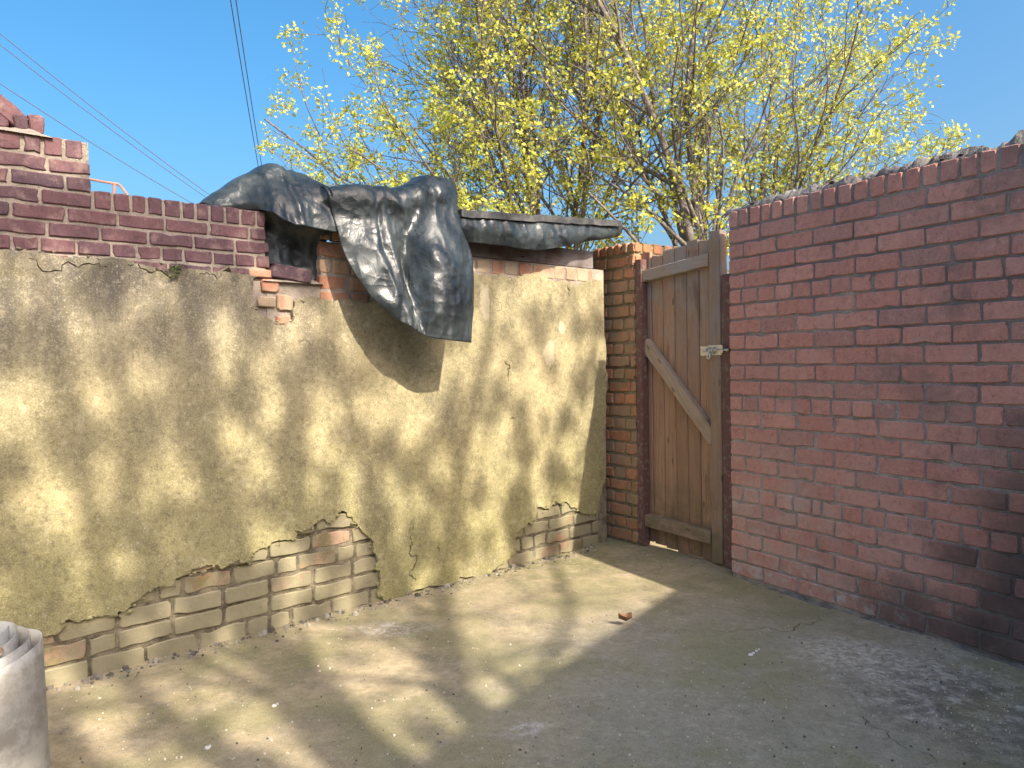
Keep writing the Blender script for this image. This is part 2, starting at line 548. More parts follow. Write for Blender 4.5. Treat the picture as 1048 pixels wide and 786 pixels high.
def mat_tarp():
    k = NT('black_polythene')
    p = k.coords(A, tL, nL, Z)
    dust = k.noise(6, 6, .7)
    col = k.mix(k.ramp(dust, .35, .7), (.015, .021, .023), (.042, .052, .054))
    col = k.mix(k.ramp(k.voro(30), .055, .03), col, (.5, .5, .46))
    def ridge(sc, seed, ds):
        nz = k.noise(1, 4, .55, vec=k.vmath('ADD', k.vmath('MULTIPLY', p, sc), (seed, seed, seed)), dist=ds)
        return k.math('SUBTRACT', 1.0, k.math('MULTIPLY', k.math('ABSOLUTE', k.math('SUBTRACT', nz, .5)), 5.0), clamp=True)
    def facet(sc, seed):
        w_ = k.vmath('ADD', k.vmath('MULTIPLY', p, sc), k.vmath('MULTIPLY', k.noise(5, 2, .5, col=True), (1.6, 1.6, 1.6)))
        return k.voro(1, vec=k.vmath('ADD', w_, (seed, seed, seed)))
    h = k.math('ADD', k.mul(facet((9, 9, 5), 0), 1.0), k.mul(facet((15, 15, 22), 5), .35))
    h = k.math('ADD', h, k.mul(ridge((7, 7, 4), 3, .6), .22))
    h = k.math('ADD', h, k.mul(k.noise(70, 3, .6), .05))
    return k.finish(col, k.ramp(dust, .3, .7, .27, .5), h, .42, .03, .55)


M_TARP = mat_tarp()
k = NT('white_vinyl_sheet')
vc = k.mix(k.mul(k.ramp(k.noise(11, 7, .75), .40, .62), .85), (.36, .355, .335), (.22, .21, .185))
vc = k.mix(k.mul(k.ramp(k.noise(14, 5, .7), .58, .7), .6), vc, (.32, .28, .24))
M_VINYL = k.finish(vc, .5, k.math('ADD', k.noise(9, 4, .6), k.mul(k.noise(40, 5, .7), .2)), .3, .012, .4)
k = NT('dirty_pale_edge')
M_EYE = k.finish(k.mix(k.ramp(k.noise(90, 3, .6), .4, .6), (.42, .3, .22), (.3, .2, .15)), .5)
k.b.inputs['Metallic'].default_value = .5
k = NT('cable_sheath')
M_CAB = k.finish((.12, .13, .16), .6)


def mat_bark(name, ca, cb):
    k = NT(name)
    col = k.mix(k.ramp(k.noise(7, 6, .7), .38, .64), ca, cb)
    col = k.mix(k.mul(k.ramp(k.noise(30, 5, .7), .5, .66), .5), col, tuple(x * .45 for x in ca))
    return k.finish(col, .9, k.noise(35, 5, .7), .8, .02)


M_BARK = mat_bark('grey_brown_bark', (.125, .108, .098), (.215, .188, .168))


def mat_leaf(name, c1, c2, c3):
    k = NT(name)
    r1, r2 = k.attr('r1'), k.attr('r2')
    col = k.mix(k.ramp(r1, .05, .95), c1, c2)
    col = k.mix(k.ramp(r2, .6, 1.0), col, c3)
    k.finish(col, .55, spec=.3)
    tr = k.n('ShaderNodeBsdfTranslucent'); k.set(tr.inputs[0], col)
    mx = k.n('ShaderNodeMixShader'); mx.inputs[0].default_value = .4
    k.t.links.new(k.b.outputs[0], mx.inputs[1]); k.t.links.new(tr.outputs[0], mx.inputs[2])
    k.t.links.new(mx.outputs[0], k.out.inputs[0])
    return k.m


M_LEAF = mat_leaf('young_maple_leaves', (.46, .47, .085), (.58, .54, .085), (.33, .42, .09))
M_LEAF2 = mat_leaf('pale_maple_leaves', (.48, .50, .12), (.58, .56, .13), (.36, .44, .12))
M_WEED = mat_leaf('weed_leaves', (.08, .14, .035), (.12, .18, .05), (.10, .13, .03))
k = NT('dry_leaf')
M_DRY = k.finish(k.mix(k.noise(60, 4, .6), (.16, .08, .04), (.26, .14, .07)), .8)
k = NT('white_paint_flake')
M_FLAKE = k.finish((.78, .77, .74), .7)
k = NT('grit')
M_GRIT = k.finish(k.mix(k.ramp(k.attr('r1'), .2, .9), (.10, .085, .065), (.55, .51, .43)), .9)


# ------------------------------------------------------------------ fractal outlines and CDT sheets
def rough_line(pts, amp, n=3, closed=False):
    """midpoint displacement of a 2D polyline"""
    pts = [Vector(p) for p in pts]
    for it in range(n):
        out = []
        m = len(pts)
        for i in range(m if closed else m - 1):
            a, b = pts[i], pts[(i + 1) % m]
            e = b - a
            out.append(a)
            if e.length > .006:
                nn = Vector((-e.y, e.x)).normalized() if e.length > 0 else Vector((0, 0))
                out.append((a + b) / 2 + nn * random.gauss(0, amp * min(e.length, .12) * 1.2))
        if not closed: out.append(pts[-1])
        pts = out
    return pts


def crack_poly(pts, w, amp=.25, n=3):
    """thin closed polygon along a polyline"""
    c = rough_line(pts, amp, n)
    L, Rr = [], []
    m = len(c)
    for i, p in enumerate(c):
        t = (c[min(i + 1, m - 1)] - c[max(i - 1, 0)])
        if t.length < 1e-9: continue
        t.normalize(); nn = Vector((-t.y, t.x))
        ww = w * (.35 + .65 * math.sin(math.pi * min(max(i / (m - 1), .04), .96))) * random.uniform(.55, 1.3)
        L.append(p + nn * ww / 2); Rr.append(p - nn * ww / 2)
    return L + Rr[::-1]


def inside(poly, p):
    x, y = p; r = False; n = len(poly); j = n - 1
    for i in range(n):
        xi, yi = poly[i]; xj, yj = poly[j]
        if (yi > y) != (yj > y) and x < (xj - xi) * (y - yi) / (yj - yi + 1e-12) + xi: r = not r
        j = i
    return r


def sheet(outline, holes, step, fn, thick, down, bbox=None):
    """triangulated sheet with holes: returns verts, faces; fn(x,y,k) maps to 3D, k 0 top 1 bottom"""
    vs = [Vector((p[0], p[1])) for p in outline]
    faces = [list(range(len(vs)))]
    for h in holes:
        n = len(vs); vs += [Vector((p[0], p[1])) for p in h]; faces.append(list(range(n, len(vs))))
    xs = [p[0] for p in outline]; ys = [p[1] for p in outline]
    x = min(xs)
    while x < max(xs):
        y = min(ys)
        while y < max(ys):
            q = (x + random.uniform(-.35, .35) * step, y + random.uniform(-.35, .35) * step)
            if inside(outline, q) and not any(inside(h, q) for h in holes): vs.append(Vector(q))
            y += step
        x += step
    v2, e2, f2, ov, oe, of = delaunay_2d_cdt(vs, [], faces, 2, 1e-5)
    cnt = {}
    for f in f2:
        for i in range(len(f)):
            a, b = f[i], f[(i + 1) % len(f)]
            cnt[(a, b)] = cnt.get((a, b), 0) + 1
    n = len(v2)
    V = [fn(p.x, p.y, 0) for p in v2]
    Fc = [tuple(f) for f in f2]
    if thick:
        bd = [(a, b) for (a, b) in cnt if (b, a) not in cnt]
        mp = {}
        for a, b in bd:
            for q in (a, b):
                if q not in mp:
                    mp[q] = len(V); V.append(fn(v2[q].x, v2[q].y, 0)); V.append(fn(v2[q].x, v2[q].y, 1))
            Fc.append((mp[b], mp[a], mp[a] + 1, mp[b] + 1))
    return V, Fc


# ------------------------------------------------------------------ setting: earth and yard slab
me_v = [Vector((x, y, -.06)) for x, y in ((-300, -300), (300, -300), (300, 300), (-300, 300))]
tag(mesh_obj('ground', me_v, [(0, 1, 2, 3)], M_EARTH), 'bare earth and grass ground beyond the yard', None, None, 'structure')
g = MB()
lane_o = GP(.35, 0, -1.1)
g.box(lambda x, y, z: lane_o + tG * x - nG * y + Z * z, (-3, -.98, -.055), (3, 2.2, -.012))
tag(g.obj('back_lane', M_LANE), 'pale paving of the lane outside the gate', None, None, 'structure')

yard = [(LW(-3.2, 0, -.15).x, LW(-3.2, 0, -.15).y), (LW(3.5, 0, -.15).x, LW(3.5, 0, -.15).y)]
q = GP(0, 0, -.12); yard.append((q.x, q.y))
q = GP(GW, 0, -.1); yard.append((q.x, q.y))
q = RW(0.02, 0, -.1); yard.append((q.x, q.y))
q = RW(6.5, 0, -.1); yard.append((q.x, q.y))
yard.append((-2.0, -2.6))
yard = yard[::-1]
cr_ = lambda L: [(G(x, y).x, G(x, y).y) for x, y in L]
cracks = [crack_poly(cr_([(628, 641), (690, 645), (740, 644), (790, 641), (832, 637), (836, 628), (848, 622)]), .008),
          crack_poly(cr_([(838, 634), (842, 626)]), .005, .1, 1),
          crack_poly(cr_([(883, 730), (910, 745), (925, 760), (948, 778)]), .007),
          crack_poly(cr_([(205, 668), (150, 682), (110, 697)]), .005)]


def gz(x, y, k):
    h = (noise.noise(Vector((x * .9, y * .9, 3.3))) * .012 + noise.noise(Vector((x * 4, y * 4, 1.3))) * .0035 + noise.noise(Vector((x * 15, y * 15, 8.3))) * .0012)
    # a worn lip along the big crack
    return Vector((x, y, h - .012 - (.03 if k else 0)))


cracks = [c if True else c for c in cracks]
V, Fc = sheet(yard, cracks[:1] + cracks[2:], .06, gz, True, None)
tag(mesh_obj('yard_concrete', V, Fc, M_GRD, smooth=True), 'worn stained concrete floor of the yard', None, None, 'structure')
gb = MB(); gb.add([Vector((x, y, -.045)) for x, y in yard], [tuple(range(len(yard)))])
tag(gb.obj('soil_bed', M_CRK), 'dark soil under the cracked concrete', None, None, 'structure')

# ------------------------------------------------------------------ left wall
lw = thing('rendered_wall', LW(1.3, 0, 0), 'long rendered wall with dark red brick top and crumbling base beside the concrete floor', 'wall')
core = MB()
Pm = lambda s, z, d: LW(s, z, d)
core.box(Pm, (-3.2, -.05, -.24), (.228, 2.178, -.021))
core.box(Pm, (.228, -.05, -.24), (.975, 1.983, -.019))
core.box(Pm, (.975, -.05, -.24), (1.262, 1.665, -.0135))
core.box(Pm, (1.262, .54, -.24), (3.42, 1.872, -.009))
core.box(Pm, (1.262, -.05, -.24), (3.42, .545, -.05))
core.obj('mortar_core', M_MO_T, lw)
bcore = MB(); bcore.box(Pm, (-1.8, -.05, -.06), (3.42, .545, -.0125)); bcore.obj('base_mortar', M_MO_D, lw)
tb = MB()
J = .0085


def course(mb, P, s0, s1, z0, z1, d, lens, start=0.0, gap=J, wear=1.0, skip=None, **kw):
    s = s0 - start
    i = 0
    while s < s1 - .02:
        L = lens(i) if callable(lens) else lens
        a, b = max(s, s0), min(s + L, s1)
        if b - a > .03:
            if not (skip and skip((a + b) / 2, (z0 + z1) / 2)):
                brick(mb, P, a + gap / 2, b - gap / 2, z0 + gap / 2, z1 - gap / 2, d, wear=wear, **kw)
        s += L; i += 1


zb = 1.715; ph = .064; SL = .19
for r in range(-1, 3):
    end = (.985, 1.0, 1.0, .985)[r + 1]
    hd = (r == 0)
    course(tb, Pm, -1.7, end, zb + r * ph, zb + (r + 1) * ph, -.012, (lambda i: random.choice((.094, .1, .13))) if hd else SL, start=(.05, .02, .13, .06)[r + 1])
course(tb, Pm, .237, .985, zb + 3 * ph, 1.992, -.012, lambda i: random.uniform(.062, .078), gap=.009)
for r in range(3, 6):
    course(tb, Pm, -1.7, .237, zb + r * ph, zb + (r + 1) * ph, -.014, SL, start=(.15, .06, .12)[r - 3])
course(tb, Pm, -1.7, .237, zb + 6 * ph, 2.185, -.014, lambda i: random.uniform(.062, .08), gap=.009)
tb.obj('upper_brickwork', M_BR_T, lw)
# broken stump on the far left: leaning on-edge bricks bedded in lumpy mortar
st = MB()
for (s, z0, w, h, t) in ((.052, 2.186, .058, .078, .06), (-.004, 2.188, .05, .062, .16), (-.045, 2.225, .15, .072, -.62), (-.17, 2.30, .16, .075, -.5), (-.14, 2.19, .2, .07, .02), (-.36, 2.19, .2, .075, .03), (-.3, 2.27, .2, .075, -.03), (-.34, 2.35, .2, .075, -.2), (-.58, 2.2, .22, .12, 0), (-.58, 2.32, .22, .08, 0), (-.56, 2.4, .2, .08, .05)):
    brick(st, Pm, s - w / 2, s + w / 2, z0, z0 + h, -.03 + random.uniform(-.015, .01), depth=.1, wear=1.5, tilt=t)
st.obj('broken_brick', M_BR_T, lw)


def lump(P, s0, s1, z0, z1, d0, d1, seed, nx=26, ny=5):
    """a long rough fillet of mortar"""
    vs, fs = [], []
    for i in range(nx + 1):
        u = i / nx
        for j in range(ny + 1):
            v = j / ny
            a = math.pi * v
            s = s0 + (s1 - s0) * u
            n = noise.fractal(Vector((s * 14, v * 2.5, seed)), 1, 2, 4) * .5 + .55
            n2 = noise.noise(Vector((s * 45, v * 6, seed + 5))) * .12
            k_ = max(.12, n + n2) * min(1, 6 * u + .25, 6 * (1 - u) + .25)
            vs.append(P(s, z0 + (z1 - z0) * math.sin(a) * k_, d0 + (d1 - d0) * (.5 - .5 * math.cos(a))))
    for i in range(nx):
        for j in range(ny):
            a = i * (ny + 1) + j
            fs.append((a, a + ny + 1, a + ny + 2, a + 1))
    return vs, fs


ml = MB()
ml.add(*lump(Pm, -.5, .10, 2.17, 2.225, -.2, .0, 3.1, 30, 8))
ml.add(*lump(Pm, -.9, -.06, 2.17, 2.29, -.2, -.03, 9.1, 30, 8))
ml.add(*lump(Pm, .2, .98, 1.98, 1.998, -.2, -.04, 2.1, 40, 6))
ml.add(*lump(Pm, .95, 1.27, 1.655, 1.70, -.23, .012, 4.4, 24, 8))
ml.obj('bedding_mortar', M_MO_T, lw)
# brick courses above the render to the right of the gap
ob = MB()
for r in range(5):
    z0 = 1.545 + r * .0825
    course(ob, Pm, 1.25, 1.66, z0, z0 + .0825, -.004, .20 if r % 2 else .105, start=.03, wear=1.6)
course(ob, Pm, 1.66, 3.31, 1.777, 1.872, -.004, lambda i: random.choice((.105, .11, .2, .115)), start=.0, wear=1.7)
for (x0, y0, x1, y1) in ((268, 286, 286, 299), (264, 304, 283, 314), (284, 302, 300, 318), (283, 323, 298, 333), (255, 276, 279, 284)):
    a, b = WS(x0, y1), WS(x1, y0)
    brick(ob, Pm, a[0], b[0], a[1], b[1], .001, wear=1.6, r2=random.uniform(.3, .9))
ob.obj('orange_brickwork', M_BR_O, lw)
# exposed base bricks
bb = MB()
for r in range(7):
    z0 = -.02 + r * .0865
    course(bb, Pm, -1.7, 3.33, z0, z0 + .0865, -.004, lambda i: random.choice((.225, .225, .215, .11)), start=random.uniform(0, .2), gap=.009, wear=2.0)
bb.obj('base_brickwork', M_BR_B, lw)

# render coat
px = lambda L, d=.02: [WS(x, y, d) for x, y in L]
low = [(-1.7, .13), (-.6, .17)] + px([(0, 668), (30, 657), (64, 645), (100, 632), (130, 626), (150, 608), (178, 600), (195, 588), (226, 582), (236, 577), (257, 579), (258, 570), (266, 562), (302, 554), (304, 544), (340, 536), (346, 526), (349, 523), (356, 528), (372, 545), (383, 559), (388, 574), (388, 606)])
low += [(1.60, -.02), (2.32, -.02)] + px([(528, 566), (530, 545), (548, 533), (552, 519), (575, 515), (592, 522), (602, 527), (611, 526)])
top = [(3.395, .45), (3.392, 1.0), (3.385, 1.785), (3.0, 1.775), (2.6, 1.778), (2.25, 1.77), (1.95, 1.772), (1.68, 1.77), (1.63, 1.66), (1.63, 1.585)]
top += px([(330, 306), (302, 308), (301, 328), (284, 331), (262, 318), (256, 300), (262, 284), (240, 279), (190, 276), (150, 272), (100, 266), (50, 260), (0, 256)]) + [(-.6, 1.71), (-1.7, 1.72)]
out = rough_line(low, .13, 4) + rough_line(top, .07, 4)
rc = [crack_poly(px([(424, 545), (421, 562), (424, 580), (425, 598)]), .010),
      crack_poly(px([(420, 535), (419, 548)]), .006, .2, 2),
      crack_poly(px([(449, 553), (450, 566)]), .006, .2, 2),
      crack_poly(px([(497, 292), (505, 302), (510, 318), (522, 326)]), .004),
      crack_poly(px([(521, 284), (526, 296), (522, 312), (525, 345)]), .003),
      crack_poly(px([(581, 292), (583, 303)]), .009, .2, 2),
      crack_poly(px([(516, 370), (521, 371), (520, 377), (520, 392)]), .011, .2, 3),
      crack_poly(px([(522, 428), (528, 427)]), .008, .2, 2),
      crack_poly(px([(306, 352), (313, 348), (320, 352), (318, 362)]), .004, .2, 2),
      crack_poly(px([(130, 270), (150, 276), (165, 277), (176, 284)]), .006, .2, 3),
      crack_poly(px([(30, 264), (70, 268), (110, 273)]), .006, .2, 3),
      crack_poly(px([(200, 284), (222, 286), (244, 290)]), .005, .2, 3)]


def rz(s, z, k):
    h = noise.noise(Vector((s * 1.5, z * 1.5, 7.7))) * .009 + noise.noise(Vector((s * 6, z * 6, 2.2))) * .0035
    h += noise.noise(Vector((s * 22, z * 22, 4.2))) * .0014
    if z > 1.55 and s < 1.2:     # ragged fillet at the top edge
        h += .014 * max(0, 1 - abs(z - 1.69) / .06) * (.5 + noise.noise(Vector((s * 12, z * 30, 9))))
    return LW(s, z, ((.013 if z < .8 else .019) + h) if k == 0 else -.006)


V, Fc = sheet(out, rc, .045, rz, True, None)
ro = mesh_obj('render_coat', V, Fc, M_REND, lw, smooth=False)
for p_ in ro.data.polygons:
    p_.use_smooth = len(p_.vertices) == 3

ce = MB()
for (pts_, dn) in ((low, -1), (top, 1)):
    for i in range(len(pts_) - 1):
        a, b = Vector(pts_[i]), Vector(pts_[i + 1])
        for q in range(int((b - a).length * 70)):
            c = a.lerp(b, random.random()) + Vector((random.gauss(0, .006), random.gauss(0, .008)))
            if c.y < .02 or c.x < -.6 or (dn > 0 and c.x > 1.2): continue
            r_ = abs(random.gauss(0, .004)) + .002
            P_ = LW(c.x, c.y, random.uniform(.0, .02))
            vs = [P_ + (tL * math.cos(t_) * random.uniform(.6, 1.5) + Z * math.sin(t_) * random.uniform(.5, 1)) * r_ + nL * random.uniform(-.4, .6) * r_ for t_ in (0, 1.1, 2.3, 3.4, 4.6, 5.5)] + [P_ + nL * r_ * 1.1]
            ce.add(vs, [(k_, (k_ + 1) % 6, 6) for k_ in range(6)])
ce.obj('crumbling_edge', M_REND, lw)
lb = thing('loose_brick', W(298, 283, .0), 'single reddish brick lying loose and tilted in the wall gap under the tarp', 'brick')
b_ = MB()
a0, a1 = W(279, 281, .02), W(319, 288, .02)
ux = (a1 - a0).normalized(); uz = (Z - ux * ux.z).normalized()
brick(b_, lambda s, z, d: a0 + ux * s + uz * z + nL * d, 0, (a1 - a0).length, -.01, .058, .0, depth=.1, wear=.9)
b_.obj('brick_body', M_BR_T, lb)

# ------------------------------------------------------------------ gate pier
pier = thing('brick_pier', G(634, 556), 'narrow old orange brick pier between the rendered wall and the gate', 'pier')
PO = G(653, 557)
uP = tG
Pp = lambda u, z, d: PO + uP * u + nG * d + Z * z          # u negative to the left
uw = -.40
pb = MB()
for r in range(23):
    z0 = r * .0855
    if r % 2: course(pb, Pp, uw, 0, z0, z0 + .0855, .0, .11, start=.045, gap=.012, wear=1.8)
    else: course(pb, Pp, uw, 0, z0, z0 + .0855, .0, .215, start=.09, gap=.012, wear=1.8)
course(pb, Pp, uw, 0, 23 * .0855, 2.055, .0, .072, start=.02, gap=.012, wear=2.4)
# the return facing the lane, sunlit above the gate
Pq = lambda u, z, d: PO + nG * (-u) + uP * d + Z * z
for r in range(23):
    z0 = r * .0855
    course(pb, Pq, .005, .5, z0, z0 + .0855, -.004, .215, start=.1 * (r % 2), gap=.012, wear=1.8)
course(pb, Pq, .005, .5, 23 * .0855, 2.05, -.004, .1, start=.02, gap=.012, wear=2)
pb.obj('pier_brickwork', M_BR_P, pier)
pc = MB()
pc.box(Pp, (uw - .05, -.05, -.5), (-.016, 2.035, -.014))
pc.add(*lump(Pp, uw + .01, -.01, 2.03, 2.062, -.5, -.01, 6.6, 20, 8))
pc.obj('pier_mortar', M_MO_P, pier)

# ------------------------------------------------------------------ right wall
rw = thing('brick_wall', RW(1.3, 0), 'tall bare red brick wall with a sooty foot and rough cement top', 'wall')
rb = MB()
Pr = lambda s, z, d: RW(s, z, d)
rp = 1.985 / 23
for r in range(23):
    z0 = r * rp
    if r in (5, 11, 18):
        course(rb, Pr, 0, 4.6, z0, z0 + rp, 0, lambda i: .1175 if random.random() < .93 else .06, start=.02, gap=.0085, wear=1.2)
    else:
        course(rb, Pr, 0, 4.6, z0, z0 + rp, 0, lambda i: .235 * random.uniform(.985, 1.015), start=.115 if r % 2 else 0.0, gap=.0075, wear=1.2)
course(rb, Pr, 0, 4.6, 1.985, 2.09, .0, lambda i: random.uniform(.074, .09), gap=.011, wear=1.4)
rb.obj('wall_brickwork', M_BR_R, rw)
Pe = lambda u, z, d: C0 + nR * u - tR * d + Z * z
eb = MB()
for r in range(23):
    z0 = r * rp
    course(eb, Pe, .045, .23, z0, z0 + rp, -.002, .2, start=0, gap=.0085)
course(eb, Pe, .045, .23, 1.985, 2.085, -.002, .2)
eb.obj('wall_end_brickwork', M_BR_R, rw)
rc_ = MB()
rc_.box(Pr, (.012, -.06, -.23), (4.6, 2.075, -.0065))
rc_.obj('wall_mortar', M_MO_R, rw)
cp = MB()
for i in range(8):
    s0 = .0 + i * .58
    cp.add(*lump(Pr, s0 - .06, s0 + .64, 2.07, 2.18, -.23, -.006, 11.3 + i * 2.7, 60, 12))
for i in range(90):
    s = random.uniform(.05, 4.4); d = random.uniform(-.14, -.03); r_ = random.uniform(.008, .022)
    c = RW(s, 2.098 + random.uniform(0, .012), d)
    vs = [c + Vector((random.gauss(0, 1), random.gauss(0, 1), random.gauss(0, .7))).normalized() * r_ * random.uniform(.7, 1.3) for _ in range(6)]
    cp.add(vs, [(0, 1, 2), (0, 2, 3), (0, 3, 4), (0, 4, 1), (5, 2, 1), (5, 3, 2), (5, 4, 3), (5, 1, 4)])
cp.obj('cement_capping', M_MO_C, rw)
# fillet along the foot
ft = MB(); ft.add(*lump(Pr, .05, 3.4, -.03, .012, -.01, .035, 21.2, 160, 5))
ft.obj('cement_fillet', M_MO_C, rw)

# ------------------------------------------------------------------ gate
gt = thing('wooden_gate', GP(GW / 2, 0), 'weathered brown plank gate with a diagonal brace and steel bolt beside the red wall', 'gate')
bw = .105
bd = MB()
nb = 7
u = .012
for i in range(nb):
    w_ = (GW - .03) / nb
    topz = 1.965 + (0, -.03, .0, .015, .02, .03, .035)[i] + random.uniform(-.008, .008)
    bot = (.022, .014, .002, -.004, -.006, -.008, -.008)[i] + random.uniform(-.002, .002)
    n_ = 14
    dd = -.022 + random.uniform(-.003, .003)
    vs = []; fs = []
    for jj in range(n_ + 1):
        z = bot + (topz - bot) * jj / n_
        wob = .0015 * math.sin(jj * 1.3 + i)
        for (du, d_) in ((.003, -.02), (.003, -.004), (.008, 0), (w_ - .008, 0), (w_ - .003, -.004), (w_ - .003, -.02)):
            e = random.uniform(-.012, .004) if jj == n_ and .004 < du < w_ else 0
            vs.append(GP(u + du + wob, z + e, dd + d_))
    for jj in range(n_):
        for kk in range(6):
            a = jj * 6 + kk; b2 = jj * 6 + (kk + 1) % 6
            fs.append((a, b2, b2 + 6, a + 6))
    fs.append(tuple(range(6))[::-1]); fs.append(tuple(n_ * 6 + q_ for q_ in range(6)))
    bd.add(vs, fs, r1=random.random())
    u += w_
bd.obj('boards', M_WOOD, gt)


def plank(mb, p0, p1, wv, d0, d1, ch=.004, nseg=12, jit=.0015):
    """a bar of timber from p0 to p1, wv half-width vector, between depths d0 and d1 along nG"""
    ax = (p1 - p0); wn = wv.normalized(); hw = wv.length
    prof = [(-hw, d0), (-hw, d1 - ch), (-hw + ch, d1), (hw - ch, d1), (hw, d1 - ch), (hw, d0)]
    vs = []; fs = []
    for i in range(nseg + 1):
        for (x, d) in prof:
            vs.append(p0 + ax * (i / nseg) + wn * (x + random.uniform(-jit, jit)) + nG * (d + random.uniform(-jit, jit) * .6))
    for i in range(nseg):
        for kk in range(6):
            a = i * 6 + kk; b2 = i * 6 + (kk + 1) % 6
            fs.append((a, b2, b2 + 6, a + 6))
    fs.append(tuple(range(6))[::-1]); fs.append(tuple(nseg * 6 + q_ for q_ in range(6)))
    mb.add(vs, fs, r1=random.random())


def part(name, mat, p0, p1, wv, d0, d1, lab=None):
    m_ = MB(); plank(m_, p0, p1, wv, d0, d1)
    o_ = m_.obj(name, mat, gt)
    return o_


part('stile', M_FRAME, GP(.035, .012), GP(.035, 1.81), tG * .034, -.021, .022)
part('stile', M_FRAME, GP(GW - .06, .0), GP(GW - .06, 2.02), tG * .043, -.021, .026)
part('rail', M_RAIL, GP(.002, 1.80), GP(GW - .105, 1.853), Z * .038, -.021, .030)
part('rail', M_RAIL, GP(.0, .172), GP(GW - .105, .148), Z * .041, -.021, .034)
part('brace', M_BRACE, GP(.072, 1.365), GP(GW - .085, .745), nG.cross(bdir).normalized() * .043, -.021, .018)
bo = MB()
gu = GW - .17; gzv = 1.30
bo.box(GP, (gu, gzv - .032, .026), (gu + .06, gzv - .026 + .052, .030))
bo.box(GP, (gu + .06, gzv - .03, .027), (gu + .165, gzv + .03, .031))
for x in (.065, .11, .15):
    arc = [GP(gu + x, gzv - .018, .03)] + [GP(gu + x, gzv + .018 * -math.cos(t * math.pi / 4), .031 + .024 * math.sin(t * math.pi / 4)) for t in range(1, 4)] + [GP(gu + x, gzv + .018, .03)]
    bo.tube(arc, .004, 6)
plate = bo.obj('bolt', M_STEEL, gt)
b2 = MB()
b2.tube([GP(gu + .03 + .2 * t / 6, gzv, .043) for t in range(7)], .0075, 8)
b2.tube([GP(gu + .075, gzv, .045), GP(gu + .075, gzv - .025, .052), GP(gu + .073, gzv - .045, .055), GP(gu + .085, gzv - .053, .055), GP(gu + .095, gzv - .043, .055), GP(gu + .093, gzv - .02, .052)], .005, 6)
b2.obj('bolt_bar', M_STEEL, plate)
b3 = MB()
b3.box(GP, (gu + .02, gzv - .022, .030), (gu + .05, gzv + .004, .034))
b3.obj('bolt_plate', M_STEEL, plate)

# jambs
for nm, P_, lab in (('gate_post', lambda a, b, c: Pp(.004 + a * .05, b * 1.92 + .0, -.06 + c * .055), 'narrow red painted timber post fixed to the orange brick pier'),
                    ('gate_post', lambda a, b, c: RW(-.003 - a * .149, -.02 + b * 1.77, -.15 + c * .05), 'thin dark red timber post fixed to the end of the red brick wall')):
    t = thing(nm, P_(.5, 0, .5), lab, 'gate post', 'posts either side of the gate')
    m_ = MB()
    for i in range(12):
        j = lambda: random.uniform(-.04, .04)
        vs = [P_(a, (i + b) / 12, c) for a in (0, 1) for b in (0, 1) for c in (0, 1)]
        m_.add(vs, [(0, 1, 3, 2), (4, 6, 7, 5), (0, 2, 6, 4), (1, 5, 7, 3)] + ([(0, 4, 5, 1)] if i == 0 else []) + ([(2, 3, 7, 6)] if i == 11 else []))
    m_.obj('post_timber', M_REDP, t)
kp = MB()
for dz in (-.013, .013):
    kp.box(lambda s, z, d: GP(s, z, d), (GW - .012, gzv + dz - .009 + .004, .03), (GW + .022, gzv + dz + .009 + .004, .055))
ko = kp.obj('bolt_keeper', M_STEEL)
tag(ko, 'small steel bolt keeper screwed to the edge of the red brick wall', 'keeper')

# ------------------------------------------------------------------ shed roof and tarp
sr = thing('shed_roof', LW(2.6, 1.88, -.1), 'dark felted shed roof with a straight timber edge resting on the rendered wall', 'roof')
m_ = MB()


def slab_strip(mb, pa, pb, wdir, wlen, thick, n=20, jit=.004):
    ax = pb - pa
    vs = []; fs = []
    for i in range(n + 1):
        b_ = pa + ax * i / n
        e = Vector((0, 0, random.uniform(-jit, jit)))
        vs += [b_ + e, b_ + e + Z * thick, b_ + wdir * wlen + Z * thick, b_ + wdir * wlen]
    for i in range(n):
        for kk in range(4):
            a = i * 4 + kk; c = i * 4 + (kk + 1) % 4
            fs.append((a, a + 4, c + 4, c))
    fs += [(0, 1, 2, 3), tuple(n * 4 + q_ for q_ in (3, 2, 1, 0))]
    mb.add(vs, fs)


ra, rb_ = W(345, 214, .165), W(636, 232, .165)
ra = ra.lerp(rb_, .36)
slab_strip(m_, ra, rb_, -nL, 1.5, .04)
m_.obj('roof_sheet', M_FELT, sr)
m_ = MB(); m_.box(Pm, (1.66, 1.876, -.15), (3.31, 1.99, -.006))
m_.obj('wall_plate', M_PLATE, sr)
m_ = MB(); m_.box(lambda s, z, d: ra + (rb_ - ra) * s + Z * z + nL * d, (0, -.05, -.45), (1, -.002, -.42))
m_.obj('roof_batten', M_PLATE, sr)

tp = thing('tarpaulin', LW(1.6, 2.0, .1), 'crumpled shiny black plastic tarp draped over the top of the rendered wall', 'tarpaulin')


def catmull(P, u):
    n = len(P) - 1
    x = u * n; i = min(int(x), n - 1); t = x - i
    g = lambda k_: P[min(max(k_, 0), n)] if 0 <= k_ <= n else (P[0] * 2 - P[1] if k_ < 0 else P[n] * 2 - P[n - 1])
    a, b, c, d = g(i - 1), g(i), g(i + 1), g(i + 2)
    return .5 * ((2 * b) + (c - a) * t + (2 * a - 5 * b + 4 * c - d) * t * t + (3 * b - a - 3 * c + d) * t ** 3)


